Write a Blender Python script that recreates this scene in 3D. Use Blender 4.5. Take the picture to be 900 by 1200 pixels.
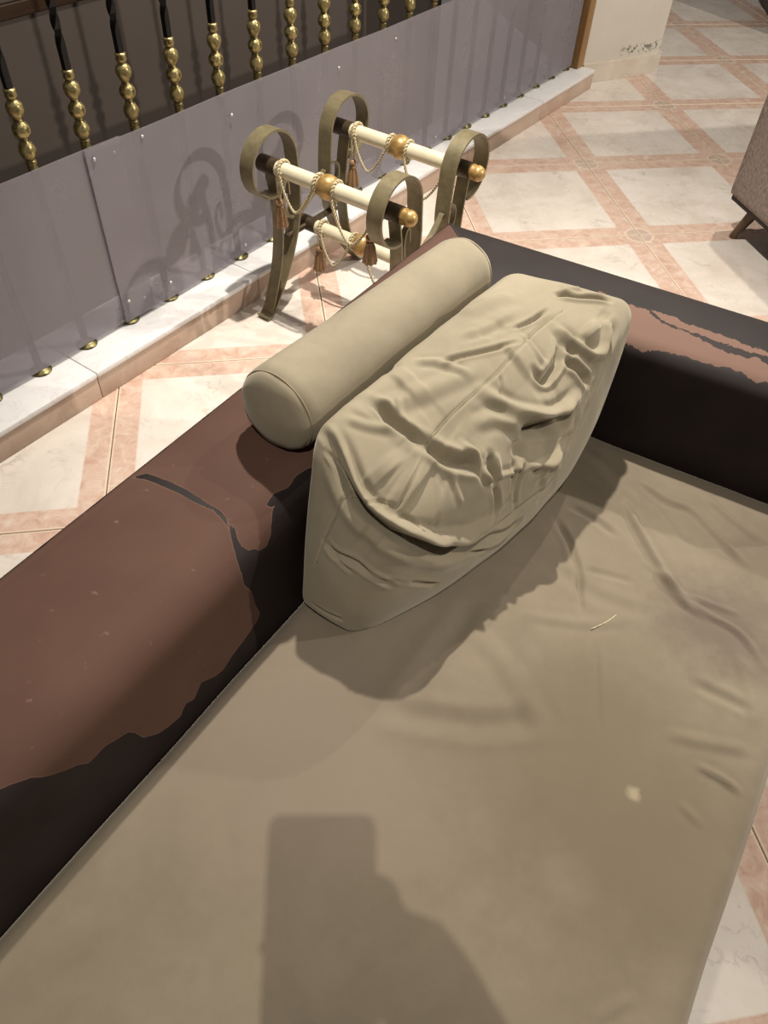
import bpy, bmesh, math, random
import numpy as np
from mathutils import Vector, Matrix

# ------------------------------------------------------------------ clear
for o in list(bpy.data.objects):
    bpy.data.objects.remove(o, do_unlink=True)
scn = bpy.context.scene
COL = scn.collection
random.seed(7)
rng = np.random.default_rng(7)

# ------------------------------------------------------------------ camera
cam_d = bpy.data.cameras.new('camera')
cam = bpy.data.objects.new('camera', cam_d)
COL.objects.link(cam)
cam_d.sensor_fit = 'VERTICAL'
cam_d.sensor_height = 36.0
cam_d.lens = 36.0 * 894.96 / 1200.0
cam_d.clip_start = 0.01
_pitch, _roll, _yaw = 8.37366193e-01, -5.46626672e-02, 1.93669068e-01
def _cam_rows():
    cy, sy = math.cos(_yaw), math.sin(_yaw)
    fw = np.array([sy*math.cos(_pitch), cy*math.cos(_pitch), -math.sin(_pitch)])
    r0 = np.array([cy, -sy, 0.0]); d0 = np.cross(fw, r0)
    c, s = math.cos(_roll), math.sin(_roll)
    return c*r0 + s*d0, -s*r0 + c*d0, fw
CR, CD, CF = _cam_rows()
CAM = np.array([-1.37731, -3.04937, 1.36956])
cam.matrix_world = Matrix(((CR[0], -CD[0], -CF[0], CAM[0]), (CR[1], -CD[1], -CF[1], CAM[1]),
                           (CR[2], -CD[2], -CF[2], CAM[2]), (0, 0, 0, 1)))
scn.camera = cam

# ------------------------------------------------------------------ world, lamps, exposure
scn.view_settings.view_transform = 'Standard'
scn.view_settings.look = 'None'
scn.view_settings.gamma = 1.0
scn.view_settings.use_curve_mapping = False
scn.view_settings.exposure = 1.40
world = bpy.data.worlds.new('room_ambience')
scn.world = world
world.use_nodes = True
world.node_tree.nodes['Background'].inputs[0].default_value = (1.0, 0.92, 0.86, 1)
world.node_tree.nodes['Background'].inputs[1].default_value = 0.045

def ceiling_lamp(name, loc, power, radius=0.035, col=(1.0, 0.935, 0.85)):
    l = bpy.data.lights.new(name, 'POINT'); l.energy = power; l.shadow_soft_size = radius; l.color = col
    o = bpy.data.objects.new(name, l); COL.objects.link(o); o.location = loc
    return o
def ceiling_spot(name, loc, aim, power, angle, radius=0.03, col=(1.0, 0.935, 0.85)):
    l = bpy.data.lights.new(name, 'SPOT'); l.energy = power; l.shadow_soft_size = radius; l.color = col
    l.spot_size = math.radians(angle); l.spot_blend = 1.0
    o = bpy.data.objects.new(name, l); COL.objects.link(o); o.location = loc
    o.rotation_euler = (Vector(aim)-Vector(loc)).to_track_quat('-Z', 'Y').to_euler()
    return o
ceiling_spot('ceiling_spot_bench', (-0.95, -1.12, 2.65), (-0.78, -1.52, 0.5), 146, 94)
ceiling_spot('ceiling_spot_viewer', (-1.4425, -3.487, 2.65), (-1.10, -2.75, 0.4), 48, 72, 0.008)
ceiling_lamp('ceiling_spot_hall', (0.60, -0.20, 2.70), 54)
ceiling_lamp('ceiling_spot_right', (3.45, -2.50, 2.70), 175)

# ------------------------------------------------------------------ helpers
def link(o, parent=None):
    COL.objects.link(o)
    if parent is not None: o.parent = parent
    return o
def empty(name, loc=(0, 0, 0), rotz=0.0, parent=None):
    o = bpy.data.objects.new(name, None); o.empty_display_size = 0.05
    link(o, parent); o.location = loc; o.rotation_euler = (0, 0, rotz)
    return o
def tag(o, label=None, category=None, group=None, kind=None):
    if label: o['label'] = label
    if category: o['category'] = category
    if group: o['group'] = group
    if kind: o['kind'] = kind
    return o
def mesh_data(name, verts, faces, mat=None, smooth=True, angle=None):
    me = bpy.data.meshes.new(name)
    me.from_pydata([tuple(map(float, v)) for v in verts], [], [tuple(int(i) for i in f) for f in faces])
    me.update()
    if smooth:
        me.polygons.foreach_set('use_smooth', [True]*len(me.polygons))
        if angle: me.set_sharp_from_angle(angle=math.radians(angle))
    if mat: me.materials.append(mat)
    return me
def mobj(name, verts, faces, mat, parent=None, loc=(0, 0, 0), smooth=True, angle=None):
    o = bpy.data.objects.new(name, mesh_data(name, verts, faces, mat, smooth, angle))
    link(o, parent); o.location = loc
    return o
def join(parts):
    V, F, n = [], [], 0
    for v, f in parts:
        V += [tuple(x) for x in v]; F += [tuple(i+n for i in q) for q in f]; n += len(v)
    return V, F
def box_vf(x0, x1, y0, y1, z0, z1, bev=0.0):
    if bev <= 0:
        v = [(x, y, z) for x in (x0, x1) for y in (y0, y1) for z in (z0, z1)]
        return v, [(0,1,3,2), (4,6,7,5), (0,4,5,1), (2,3,7,6), (0,2,6,4), (1,5,7,3)]
    bm = bmesh.new(); bmesh.ops.create_cube(bm, size=1)
    for q in bm.verts:
        q.co = Vector(((x0+x1)/2+q.co.x*(x1-x0), (y0+y1)/2+q.co.y*(y1-y0), (z0+z1)/2+q.co.z*(z1-z0)))
    bmesh.ops.bevel(bm, geom=list(bm.edges), offset=bev, segments=2, profile=0.6, affect='EDGES')
    bm.verts.index_update()
    v = [tuple(q.co) for q in bm.verts]; f = [[q.index for q in p.verts] for p in bm.faces]; bm.free()
    return v, f
def lathe_vf(profile, n=20, axis='z', origin=(0, 0, 0)):
    V, F = [], []
    for r, h in profile:
        for k in range(n):
            t = 2*math.pi*k/n; x, y = r*math.cos(t), r*math.sin(t)
            q = (x, y, h) if axis == 'z' else (h, x, y)
            V.append((q[0]+origin[0], q[1]+origin[1], q[2]+origin[2]))
    m = len(profile)
    for i in range(m-1):
        for k in range(n):
            a, b = i*n+k, i*n+(k+1) % n
            F.append((a, b, b+n, a+n))
    F.append(tuple(range(n))[::-1]); F.append(tuple((m-1)*n+k for k in range(n)))
    return V, F
def catmull(P, n=8, closed=False):
    P = [np.array(q, float) for q in P]; out = []; m = len(P)
    for i in range(m if closed else m-1):
        p0 = P[(i-1) % m] if closed or i > 0 else 2*P[0]-P[1]
        p1, p2 = P[i], P[(i+1) % m]
        p3 = P[(i+2) % m] if closed or i+2 < m else 2*P[-1]-P[-2]
        for k in range(n):
            t = k/n
            out.append(0.5*((2*p1)+(-p0+p2)*t+(2*p0-5*p1+4*p2-p3)*t*t+(-p0+3*p1-3*p2+p3)*t**3))
    if not closed: out.append(P[-1])
    return np.array(out)
def resample(P, step):
    P = np.asarray(P, float); d = np.r_[0, np.cumsum(np.linalg.norm(np.diff(P, axis=0), axis=1))]
    n = max(2, int(d[-1]/step)+1); s = np.linspace(0, d[-1], n)
    return np.stack([np.interp(s, d, P[:, k]) for k in range(P.shape[1])], 1), s
def frames(P):
    T = np.gradient(P, axis=0); T /= np.linalg.norm(T, axis=1)[:, None]+1e-12
    ref = np.array([0, 0, 1.0]) if abs(T[0][2]) < 0.9 else np.array([1.0, 0, 0])
    N = np.zeros_like(T); u = np.cross(T[0], ref); u /= np.linalg.norm(u)
    for i in range(len(P)):
        u = u-(u@T[i])*T[i]; u /= np.linalg.norm(u)+1e-12; N[i] = u
    return T, N, np.cross(T, N)
def tube_vf(P, r, n=8, caps=True):
    P = np.asarray(P, float); r = np.broadcast_to(np.asarray(r, float), (len(P),))
    T, N, B = frames(P); V = []; F = []
    for i in range(len(P)):
        for k in range(n):
            t = 2*math.pi*k/n; V.append(P[i]+r[i]*(math.cos(t)*N[i]+math.sin(t)*B[i]))
    for i in range(len(P)-1):
        for k in range(n):
            a, b = i*n+k, i*n+(k+1) % n; F.append((a, b, b+n, a+n))
    if caps: F.append(tuple(range(n))[::-1]); F.append(tuple((len(P)-1)*n+k for k in range(n)))
    return V, F
def rope_vf(P, r, pitch=None, strands=2, sides=6):
    pitch = pitch or r*4.2
    Q, s = resample(P, pitch/9.0); T, N, B = frames(Q); parts = []
    for k in range(strands):
        ph = 2*math.pi*(s/pitch+k/strands)
        C = Q+(r*0.5)*(np.cos(ph)[:, None]*N+np.sin(ph)[:, None]*B)
        parts.append(tube_vf(C, r*0.56, sides))
    return join(parts)
def band_vf(P2, thick, w0, w1):
    """flat metal band: path in (y,z), band width along x from w0 to w1"""
    P = np.asarray(P2, float); T = np.gradient(P, axis=0); T /= np.linalg.norm(T, axis=1)[:, None]
    Nn = np.stack([-T[:, 1], T[:, 0]], 1); V = []; F = []
    for i in range(len(P)):
        for sx, sn in ((w0, -1), (w1, -1), (w1, 1), (w0, 1)):
            q = P[i]+Nn[i]*sn*thick/2; V.append((sx, q[0], q[1]))
    for i in range(len(P)-1):
        for k in range(4):
            a, b = i*4+k, i*4+(k+1) % 4; F.append((a, b, b+4, a+4))
    F.append((3, 2, 1, 0)); n = (len(P)-1)*4; F.append((n, n+1, n+2, n+3))
    return V, F
def cube_grid(nx, ny, nz):
    """surface lattice of a cube: unit coords (-1..1) and quads"""
    idx = {}; V = []; F = []
    def vid(i, j, k):
        key = (i, j, k)
        if key not in idx:
            idx[key] = len(V); V.append((2*i/nx-1, 2*j/ny-1, 2*k/nz-1))
        return idx[key]
    for i in range(nx):
        for j in range(ny):
            F.append((vid(i,j,nz), vid(i+1,j,nz), vid(i+1,j+1,nz), vid(i,j+1,nz)))
            F.append((vid(i,j,0), vid(i,j+1,0), vid(i+1,j+1,0), vid(i+1,j,0)))
    for i in range(nx):
        for k in range(nz):
            F.append((vid(i,0,k), vid(i+1,0,k), vid(i+1,0,k+1), vid(i,0,k+1)))
            F.append((vid(i,ny,k), vid(i,ny,k+1), vid(i+1,ny,k+1), vid(i+1,ny,k)))
    for j in range(ny):
        for k in range(nz):
            F.append((vid(0,j,k), vid(0,j,k+1), vid(0,j+1,k+1), vid(0,j+1,k)))
            F.append((vid(nx,j,k), vid(nx,j+1,k), vid(nx,j+1,k+1), vid(nx,j,k+1)))
    return np.array(V), F
def round_cube(U, h, r):
    """lattice coords -> rounded box with half sizes h and corner radius r"""
    h = np.array(h, float); p = U*h; inner = np.clip(p, -(h-r), h-r); d = p-inner
    n = np.linalg.norm(d, axis=1, keepdims=True)
    return np.where(n > 1e-9, inner+r*d/np.maximum(n, 1e-9), p)
def vnormals(V, F):
    V = np.asarray(V); F = np.asarray(F); N = np.zeros_like(V)
    fn = np.cross(V[F[:, 2]]-V[F[:, 0]], V[F[:, 3]]-V[F[:, 1]])
    for k in range(4): np.add.at(N, F[:, k], fn)
    return N/(np.linalg.norm(N, axis=1, keepdims=True)+1e-12)
def seg_dist(P, A):
    """distance of points P to polyline A, with the arc parameter 0..1 of the nearest point"""
    A = np.asarray(A, float); best = np.full(len(P), 1e9); par = np.zeros(len(P))
    L = np.r_[0, np.cumsum(np.linalg.norm(np.diff(A, axis=0), axis=1))]
    for i in range(len(A)-1):
        ab = A[i+1]-A[i]; t = np.clip(((P-A[i])@ab)/(ab@ab+1e-12), 0, 1)
        d = np.linalg.norm(P-(A[i]+t[:, None]*ab), axis=1); m = d < best
        best[m] = d[m]; par[m] = (L[i]+t[m]*(L[i+1]-L[i]))/L[-1]
    return best, par
def folds(P, N, items):
    """push the surface along its normals: each item is (polyline, depth, width); a crease carries a soft ridge beside it"""
    H = np.zeros(len(P))
    for line, depth, width in items:
        L = catmull(line, 5) if len(line) > 2 else np.array(line, float)
        lo, hi = L.min(0)-3.2*width, L.max(0)+3.2*width
        m = np.all((P > lo) & (P < hi), axis=1)
        if not m.any(): continue
        d, t = seg_dist(P[m], L)
        x = d/width; env = np.clip(np.minimum(t, 1-t)*5+0.15, 0, 1)
        prof = np.exp(-x*x)-0.42*np.exp(-((x-1.7)/0.7)**2)
        H[m] += depth*prof*env
    return P+N*H[:, None]
def relax(P, F, it=2, lam=0.5):
    F = np.asarray(F); n = len(P); cnt = np.zeros(n)
    for k in range(4): np.add.at(cnt, F[:, k], 2.0)
    for _ in range(it):
        acc = np.zeros_like(P)
        for k in range(4):
            np.add.at(acc, F[:, k], P[F[:, (k+1) % 4]]); np.add.at(acc, F[:, k], P[F[:, (k+3) % 4]])
        P = P+lam*(acc/cnt[:, None]-P)
    return P
def poly_sd(P, poly):
    """signed distance of 2-d points to a closed polygon, positive inside"""
    A = np.asarray(poly, float); d, _ = seg_dist(P, np.vstack([A, A[:1]])); ins = np.zeros(len(P), bool)
    for i in range(len(A)):
        x1, y1 = A[i]; x2, y2 = A[(i+1) % len(A)]
        c = (y1 > P[:, 1]) != (y2 > P[:, 1])
        xs = (x2-x1)*(P[:, 1]-y1)/((y2-y1) if abs(y2-y1) > 1e-12 else 1e-12)+x1
        ins ^= c & (P[:, 0] < xs)
    return np.where(ins, d, -d)
def smooth_noise(P, scale, seed):
    """cheap smooth 3-d noise from a few rotated sines"""
    r = np.random.default_rng(seed); out = np.zeros(len(P))
    for k in range(7):
        w = r.normal(size=3); w /= np.linalg.norm(w); out += np.sin((P@w)*scale*r.uniform(.6, 1.7)+r.uniform(0, 6.3))
    return out/7
def fbm_height(P, scale, seed):
    return smooth_noise(P, scale, seed)+0.5*smooth_noise(P, scale*2.1, seed+1)+0.25*smooth_noise(P, scale*4.3, seed+2)

# ------------------------------------------------------------------ materials
def srgb(r, g, b):
    f = lambda c: (c/255/12.92) if c/255 <= 0.04045 else ((c/255+0.055)/1.055)**2.4
    return (f(r), f(g), f(b), 1)
class NT:
    def __init__(s, name):
        s.m = bpy.data.materials.new(name); s.m.use_nodes = True; s.t = s.m.node_tree
        s.b = s.t.nodes['Principled BSDF']; s.out = s.t.nodes['Material Output']
    def n(s, kind, **kw):
        q = s.t.nodes.new(kind)
        for k, v in kw.items(): setattr(q, k, v)
        return q
    def l(s, a, b): s.t.links.new(a, b)
    def coord(s, which='Object'): return s.n('ShaderNodeTexCoord').outputs[which]
    def noise(s, vec, scale, detail=4, rough=0.55, dist=0.0):
        q = s.n('ShaderNodeTexNoise'); q.inputs['Scale'].default_value = scale; q.inputs['Detail'].default_value = detail
        q.inputs['Roughness'].default_value = rough; q.inputs['Distortion'].default_value = dist
        if vec is not None: s.l(vec, q.inputs['Vector'])
        return q.outputs['Fac']
    def ramp(s, fac, stops, interp='LINEAR'):
        q = s.n('ShaderNodeValToRGB'); q.color_ramp.interpolation = interp
        e = q.color_ramp.elements
        while len(e) < len(stops): e.new(0.5)
        for k, (p, c) in enumerate(stops):
            e[k].position = p; e[k].color = c if not isinstance(c, (int, float)) else (c, c, c, 1)
        s.l(fac, q.inputs[0]); return q.outputs['Color']
    def mix(s, fac, a, b, mode='MIX'):
        q = s.n('ShaderNodeMix', data_type='RGBA', blend_type=mode)
        for sock, v in ((q.inputs[0], fac), (q.inputs[6], a), (q.inputs[7], b)):
            if isinstance(v, (int, float)): sock.default_value = v
            elif isinstance(v, tuple): sock.default_value = v
            else: s.l(v, sock)
        return q.outputs[2]
    def math(s, op, a, b=None, c=None):
        q = s.n('ShaderNodeMath', operation=op)
        for k, v in enumerate((a, b, c)):
            if v is None: continue
            if isinstance(v, (int, float)): q.inputs[k].default_value = v
            else: s.l(v, q.inputs[k])
        return q.outputs[0]
    def bump(s, h, strength=0.3, dist=0.002, normal=None):
        q = s.n('ShaderNodeBump'); q.inputs['Strength'].default_value = strength; q.inputs['Distance'].default_value = dist
        s.l(h, q.inputs['Height'])
        if normal: s.l(normal, q.inputs['Normal'])
        s.l(q.outputs[0], s.b.inputs['Normal']); return q.outputs[0]
    def set(s, **kw):
        for k, v in kw.items():
            k = k.replace('_', ' ')
            sock = s.b.inputs[k]
            if isinstance(v, (int, float, tuple)): sock.default_value = v
            else: s.l(v, sock)
        return s
def simple(name, col, rough=0.5, metal=0.0, var=0.12, scale=30, bump=0.0, bscale=200):
    t = NT(name); c = t.coord(); f = t.noise(c, scale)
    d = tuple(x*(1-var) for x in col[:3])+(1,); e = tuple(min(1, x*(1+var)) for x in col[:3])+(1,)
    t.set(Base_Color=t.ramp(f, [(0.3, d), (0.7, e)]), Roughness=rough, Metallic=metal)
    if bump: t.bump(t.noise(c, bscale, 3), bump, 0.001)
    return t.m

def mat_tile():
    t = NT('marble_tile'); c = t.coord('Object')
    oi = t.n('ShaderNodeObjectInfo'); sep = t.n('ShaderNodeSeparateXYZ'); t.l(c, sep.inputs[0])
    off = t.n('ShaderNodeVectorMath', operation='ADD'); t.l(c, off.inputs[0])
    cb = t.n('ShaderNodeCombineXYZ')
    t.l(t.math('MULTIPLY', oi.outputs['Random'], 37.0), cb.inputs[0]); t.l(t.math('MULTIPLY', oi.outputs['Random'], 91.0), cb.inputs[1])
    t.l(cb.outputs[0], off.inputs[1]); v = off.outputs[0]
    ax, ay = t.math('ABSOLUTE', sep.outputs[0]), t.math('ABSOLUTE', sep.outputs[1])
    mx = t.math('MAXIMUM', ax, ay)
    # white marble with thin grey and beige veins
    base = t.ramp(t.noise(v, 5, 5, 0.6, 0.6), [(0.25, srgb(196, 184, 170)), (0.5, srgb(214, 204, 192)), (0.75, srgb(224, 216, 206))])
    vein = t.math('ABSOLUTE', t.math('SUBTRACT', t.noise(v, 6.5, 6, 0.62, 1.6), 0.5))
    gate = t.noise(v, 9, 3)
    vm = t.math('MULTIPLY', t.ramp(vein, [(0.0, 1.0), (0.028, 0.0)]), t.ramp(gate, [(0.46, 0.0), (0.66, 1.0)]))
    base = t.mix(t.math('MULTIPLY', vm, 0.5), base, srgb(152, 140, 130))
    # pink border
    pf = t.noise(v, 26, 6, 0.7, 0.8)
    pink = t.ramp(pf, [(0.3, srgb(184, 150, 131)), (0.46, srgb(200, 170, 151)), (0.58, srgb(207, 182, 164)), (0.72, srgb(216, 203, 188))])
    pm = t.ramp(mx, [(0.0, 0.0), (0.2355, 0.0), (0.2365, 1.0)])
    col = t.mix(pm, base, pink)
    # corner rosette: a grey quarter patch inside a cream outline
    dx, dy = t.math('SUBTRACT', 0.3, ax), t.math('SUBTRACT', 0.3, ay)
    dc = t.math('SQRT', t.math('ADD', t.math('MULTIPLY', dx, dx), t.math('MULTIPLY', dy, dy)))
    dc = t.math('ADD', dc, t.math('MULTIPLY', t.noise(v, 60, 2), 0.006))
    patch = t.ramp(dc, [(0.0, 1.0), (0.048, 1.0), (0.05, 0.0)])
    line = t.ramp(dc, [(0.0, 0.0), (0.050, 0.0), (0.0515, 1.0), (0.0545, 1.0), (0.056, 0.0)])
    col = t.mix(t.math('MULTIPLY', patch, 0.6), col, srgb(176, 160, 146)); col = t.mix(t.math('MULTIPLY', line, 0.75), col, srgb(226, 212, 192))
    # pale cream rim next to the joint
    rim = t.ramp(mx, [(0.0, 0.0), (0.2955, 0.0), (0.2965, 1.0)])
    col = t.mix(t.math('MULTIPLY', rim, 0.8), col, srgb(226, 208, 184))
    t.set(Base_Color=col, Roughness=t.ramp(t.noise(v, 18, 3), [(0.3, 0.22), (0.7, 0.36)]))
    t.b.inputs['Specular IOR Level'].default_value = 0.45
    return t.m
def mat_marble(name, a, b, vein, scale=6, rough=0.35):
    t = NT(name); c = t.coord('Object')
    base = t.ramp(t.noise(c, scale, 5, 0.6, 0.6), [(0.3, a), (0.7, b)])
    v = t.math('ABSOLUTE', t.math('SUBTRACT', t.noise(c, scale*1.3, 6, 0.65, 1.4), 0.5))
    t.set(Base_Color=t.mix(t.math('MULTIPLY', t.ramp(v, [(0, 1.0), (0.02, 0.0)]), 0.28), base, vein), Roughness=rough)
    return t.m
def mat_velvet(name, dark, mid, light, stain_tone=None):
    t = NT(name); c = t.coord('Object')
    big = t.noise(c, 5.5, 5, 0.6, 0.5)
    col = t.ramp(big, [(0.28, dark), (0.5, mid), (0.74, light)])
    nap = t.noise(c, 38, 4, 0.6)
    col = t.mix(0.16, col, t.ramp(t.noise(c, 16, 5, 0.65, 0.8), [(0.35, dark), (0.65, light)])); col = t.mix(0.16, col, t.ramp(nap, [(0.3, dark), (0.7, light)]))
    if stain_tone:
        for (x, y, z, rad, colr, amt, sc) in stain_tone:
            vs = t.n('ShaderNodeVectorMath', operation='DISTANCE'); t.l(c, vs.inputs[0]); vs.inputs[1].default_value = (x, y, z)
            d = t.math('ADD', vs.outputs['Value'], t.math('MULTIPLY', t.math('SUBTRACT', t.noise(c, sc, 4, 0.65), 0.5), rad*1.3))
            col = t.mix(t.math('MULTIPLY', t.ramp(t.math('DIVIDE', d, rad), [(0.35, 1.0), (1.0, 0.0)]), amt), col, colr)
    fib = t.noise(c, 900, 2)
    t.set(Base_Color=col, Roughness=0.85)
    t.b.inputs['Sheen Weight'].default_value = 0.35; t.b.inputs['Sheen Roughness'].default_value = 0.45
    t.b.inputs['Sheen Tint'].default_value = (0.9, 0.85, 0.72, 1)
    t.b.inputs['Specular IOR Level'].default_value = 0.15
    b1 = t.bump(fib, 0.12, 0.0006); t.bump(nap, 0.25, 0.0015, b1)
    return t.m
def mat_peeling():
    """dark coated leather that flakes off a brown cloth backing; 'coat' holds the distance to the torn edge (m)"""
    t = NT('peeling_leather'); c = t.coord('Object')
    at = t.n('ShaderNodeAttribute', attribute_name='coat', attribute_type='GEOMETRY').outputs['Fac']
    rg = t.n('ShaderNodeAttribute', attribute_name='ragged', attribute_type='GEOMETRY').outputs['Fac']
    nz = t.math('SUBTRACT', t.noise(c, 95, 6, 0.7), 0.5)
    e = t.math('ADD', at, t.math('MULTIPLY', nz, rg))
    mask = t.ramp(t.math('ADD', t.math('MULTIPLY', e, 250.0), 0.5), [(0.40, 0.0), (0.60, 1.0)])
    edge = t.ramp(t.math('ABSOLUTE', t.math('MULTIPLY', t.math('ADD', e, 0.0006), 250.0)), [(0.0, 1.0), (0.32, 0.0)])
    brown = t.ramp(t.noise(c, 7, 4, 0.5), [(0.3, srgb(77, 54, 44)), (0.7, srgb(86, 62, 51))])
    brown = t.mix(t.math('MULTIPLY', t.ramp(t.noise(c, 55, 3), [(0.68, 0.0), (0.78, 1.0)]), 0.25), brown, srgb(165, 130, 112))
    brown = t.mix(t.ramp(rg, [(0.010, 0.0), (0.020, 0.35)]), brown, srgb(140, 112, 98))          # paler backing where the ragged value is high, on the armrest
    leather = t.ramp(t.noise(c, 12, 3), [(0.3, srgb(28, 21, 19)), (0.7, srgb(36, 28, 26))])
    col = t.mix(mask, brown, leather); col = t.mix(t.math('MULTIPLY', edge, 0.18), col, srgb(150, 120, 104))
    t.set(Base_Color=col, Roughness=t.mix(mask, (0.76,)*3+(1,), (0.58,)*3+(1,)))
    t.b.inputs['Specular IOR Level'].default_value = 0.21
    grain = t.n('ShaderNodeTexVoronoi'); grain.inputs['Scale'].default_value = 900; t.l(c, grain.inputs['Vector'])
    b1 = t.bump(grain.outputs['Distance'], 0.06, 0.0004)
    t.bump(mask, 0.6, 0.0012, b1)
    return t.m
def mat_panel():
    t = NT('clouded_plastic'); c = t.coord('Object')
    tr = t.n('ShaderNodeBsdfTransparent'); tr.inputs[0].default_value = (0.80, 0.79, 0.82, 1)
    haze = t.ramp(t.noise(c, 3.0, 5, 0.6), [(0.3, 0.34), (0.7, 0.44)])
    t.set(Base_Color=srgb(166, 159, 162), Roughness=0.48)
    t.b.inputs['Specular IOR Level'].default_value = 0.3
    mx = t.n('ShaderNodeMixShader'); t.l(haze, mx.inputs[0]); t.l(tr.outputs[0], mx.inputs[1]); t.l(t.b.outputs[0], mx.inputs[2])
    t.l(mx.outputs[0], t.out.inputs[0]); return t.m
def mat_woven():
    t = NT('woven_grey_fabric'); c = t.coord('Object')
    mp = t.n('ShaderNodeMapping'); mp.inputs['Scale'].default_value = (1, 1, 0.35); t.l(c, mp.inputs[0])
    f = t.noise(mp.outputs[0], 170, 4, 0.7)
    col = t.ramp(f, [(0.3, srgb(92, 81, 74)), (0.55, srgb(140, 127, 118)), (0.75, srgb(172, 159, 149))])
    t.set(Base_Color=col, Roughness=0.9); t.bump(f, 0.5, 0.002); return t.m
def mat_wood(name, a, b, scale=8, stretch=(1, 1, 0.08), rough=0.4):
    t = NT(name); c = t.coord('Object'); mp = t.n('ShaderNodeMapping'); mp.inputs['Scale'].default_value = stretch; t.l(c, mp.inputs[0])
    f = t.noise(mp.outputs[0], scale*4, 5, 0.6, 1.2)
    t.set(Base_Color=t.ramp(f, [(0.3, a), (0.7, b)]), Roughness=rough); t.bump(f, 0.1, 0.001); return t.m
def mat_patina(name, a, b, rough=0.4, metal=0.6, scale=60):
    t = NT(name); c = t.coord('Object'); f = t.noise(c, scale, 5, 0.65)
    t.set(Base_Color=t.ramp(f, [(0.35, a), (0.62, b)]), Roughness=rough, Metallic=metal); t.bump(f, 0.12, 0.001); return t.m
def mat_wall():
    t = NT('cream_plaster'); c = t.coord('Object'); sep = t.n('ShaderNodeSeparateXYZ'); t.l(c, sep.inputs[0])
    base = t.ramp(t.noise(c, 3, 4), [(0.3, srgb(196, 188, 174)), (0.7, srgb(206, 199, 186))])
    # flaked damp patches a hand above the skirting
    band = t.ramp(sep.outputs[2], [(0.10, 0.0), (0.105, 1.0), (0.138, 1.0), (0.15, 0.0)])
    side = t.ramp(sep.outputs[0], [(0.21, 0.0), (0.25, 1.0), (0.41, 1.0), (0.45, 1.0)])
    fl = t.ramp(t.noise(c, 42, 4, 0.6), [(0.52, 0.0), (0.54, 1.0)])
    m = t.math('MULTIPLY', t.math('MULTIPLY', band, side), fl)
    t.set(Base_Color=t.mix(m, base, srgb(120, 120, 104)), Roughness=0.8); t.bump(t.noise(c, 120, 3), 0.1, 0.001); return t.m

M_TILE = mat_tile()
M_GROUT = simple('tile_grout', srgb(92, 70, 52), 0.9)
M_CURB_TOP = mat_marble('white_curb_marble', srgb(216, 213, 210), srgb(228, 226, 224), srgb(170, 160, 150), 7, 0.4)
M_CURB = mat_marble('tan_curb_marble', srgb(176, 150, 130), srgb(196, 174, 156), srgb(150, 120, 100), 9, 0.45)
M_SKIRT = mat_marble('cream_skirting_marble', srgb(196, 184, 166), srgb(214, 202, 186), srgb(160, 146, 128), 9, 0.4)
M_WALL = mat_wall()
M_WELL = simple('taupe_stairwell_paint', srgb(104, 93, 84), 0.9, var=0.05, scale=3)
M_WELLWOOD = mat_wood('dark_stair_wood', srgb(52, 34, 20), srgb(74, 50, 30), 5, (0.1, 1, 1))
M_POST = mat_wood('honey_wood', srgb(126, 90, 46), srgb(154, 116, 66), 6)
M_IRON = simple('black_iron', srgb(24, 22, 22), 0.45, 0.5, bump=0.2, bscale=120)
M_GOLD = mat_patina('worn_gold', srgb(104, 91, 56), srgb(190, 174, 122), 0.34, 0.75, 90)
M_ROSE = mat_patina('dull_brass', srgb(60, 54, 36), srgb(150, 140, 96), 0.4, 0.8, 90)
M_PANEL = mat_panel()
M_RIVET = simple('bright_rivet', srgb(214, 210, 204), 0.25, 0.6)
M_BRONZE = mat_patina('olive_bronze_paint', srgb(112, 102, 76), srgb(130, 119, 90), 0.42, 0.25, 40)
M_SOCKET = mat_patina('dark_bronze', srgb(60, 50, 36), srgb(82, 68, 48), 0.4, 0.35, 80)
M_CREAM = simple('cream_lacquer', srgb(218, 208, 178), 0.35, 0, 0.05, 60)
M_BALL = mat_patina('amber_gold_paint', srgb(150, 118, 66), srgb(186, 152, 96), 0.36, 0.35, 70)
M_ROPE = mat_patina('gold_cream_cord', srgb(150, 134, 100), srgb(212, 200, 166), 0.6, 0.1, 400)
M_TASSEL = mat_patina('copper_gold_thread', srgb(110, 84, 58), srgb(160, 126, 90), 0.5, 0.15, 300)
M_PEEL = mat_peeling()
M_DARKBASE = simple('black_sofa_base', srgb(30, 24, 22), 0.6)
M_PILLOW = mat_velvet('sage_beige_velvet', srgb(124, 115, 96), srgb(137, 127, 106), srgb(149, 139, 118))
M_SEAM = simple('seam_thread', srgb(132, 120, 94), 0.9)
M_WOVEN = mat_woven()
M_LEG = mat_wood('walnut_leg', srgb(70, 50, 32), srgb(100, 74, 50), 8)
M_DARKWOOD = mat_wood('mahogany', srgb(44, 26, 18), srgb(66, 42, 30), 6)

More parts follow.
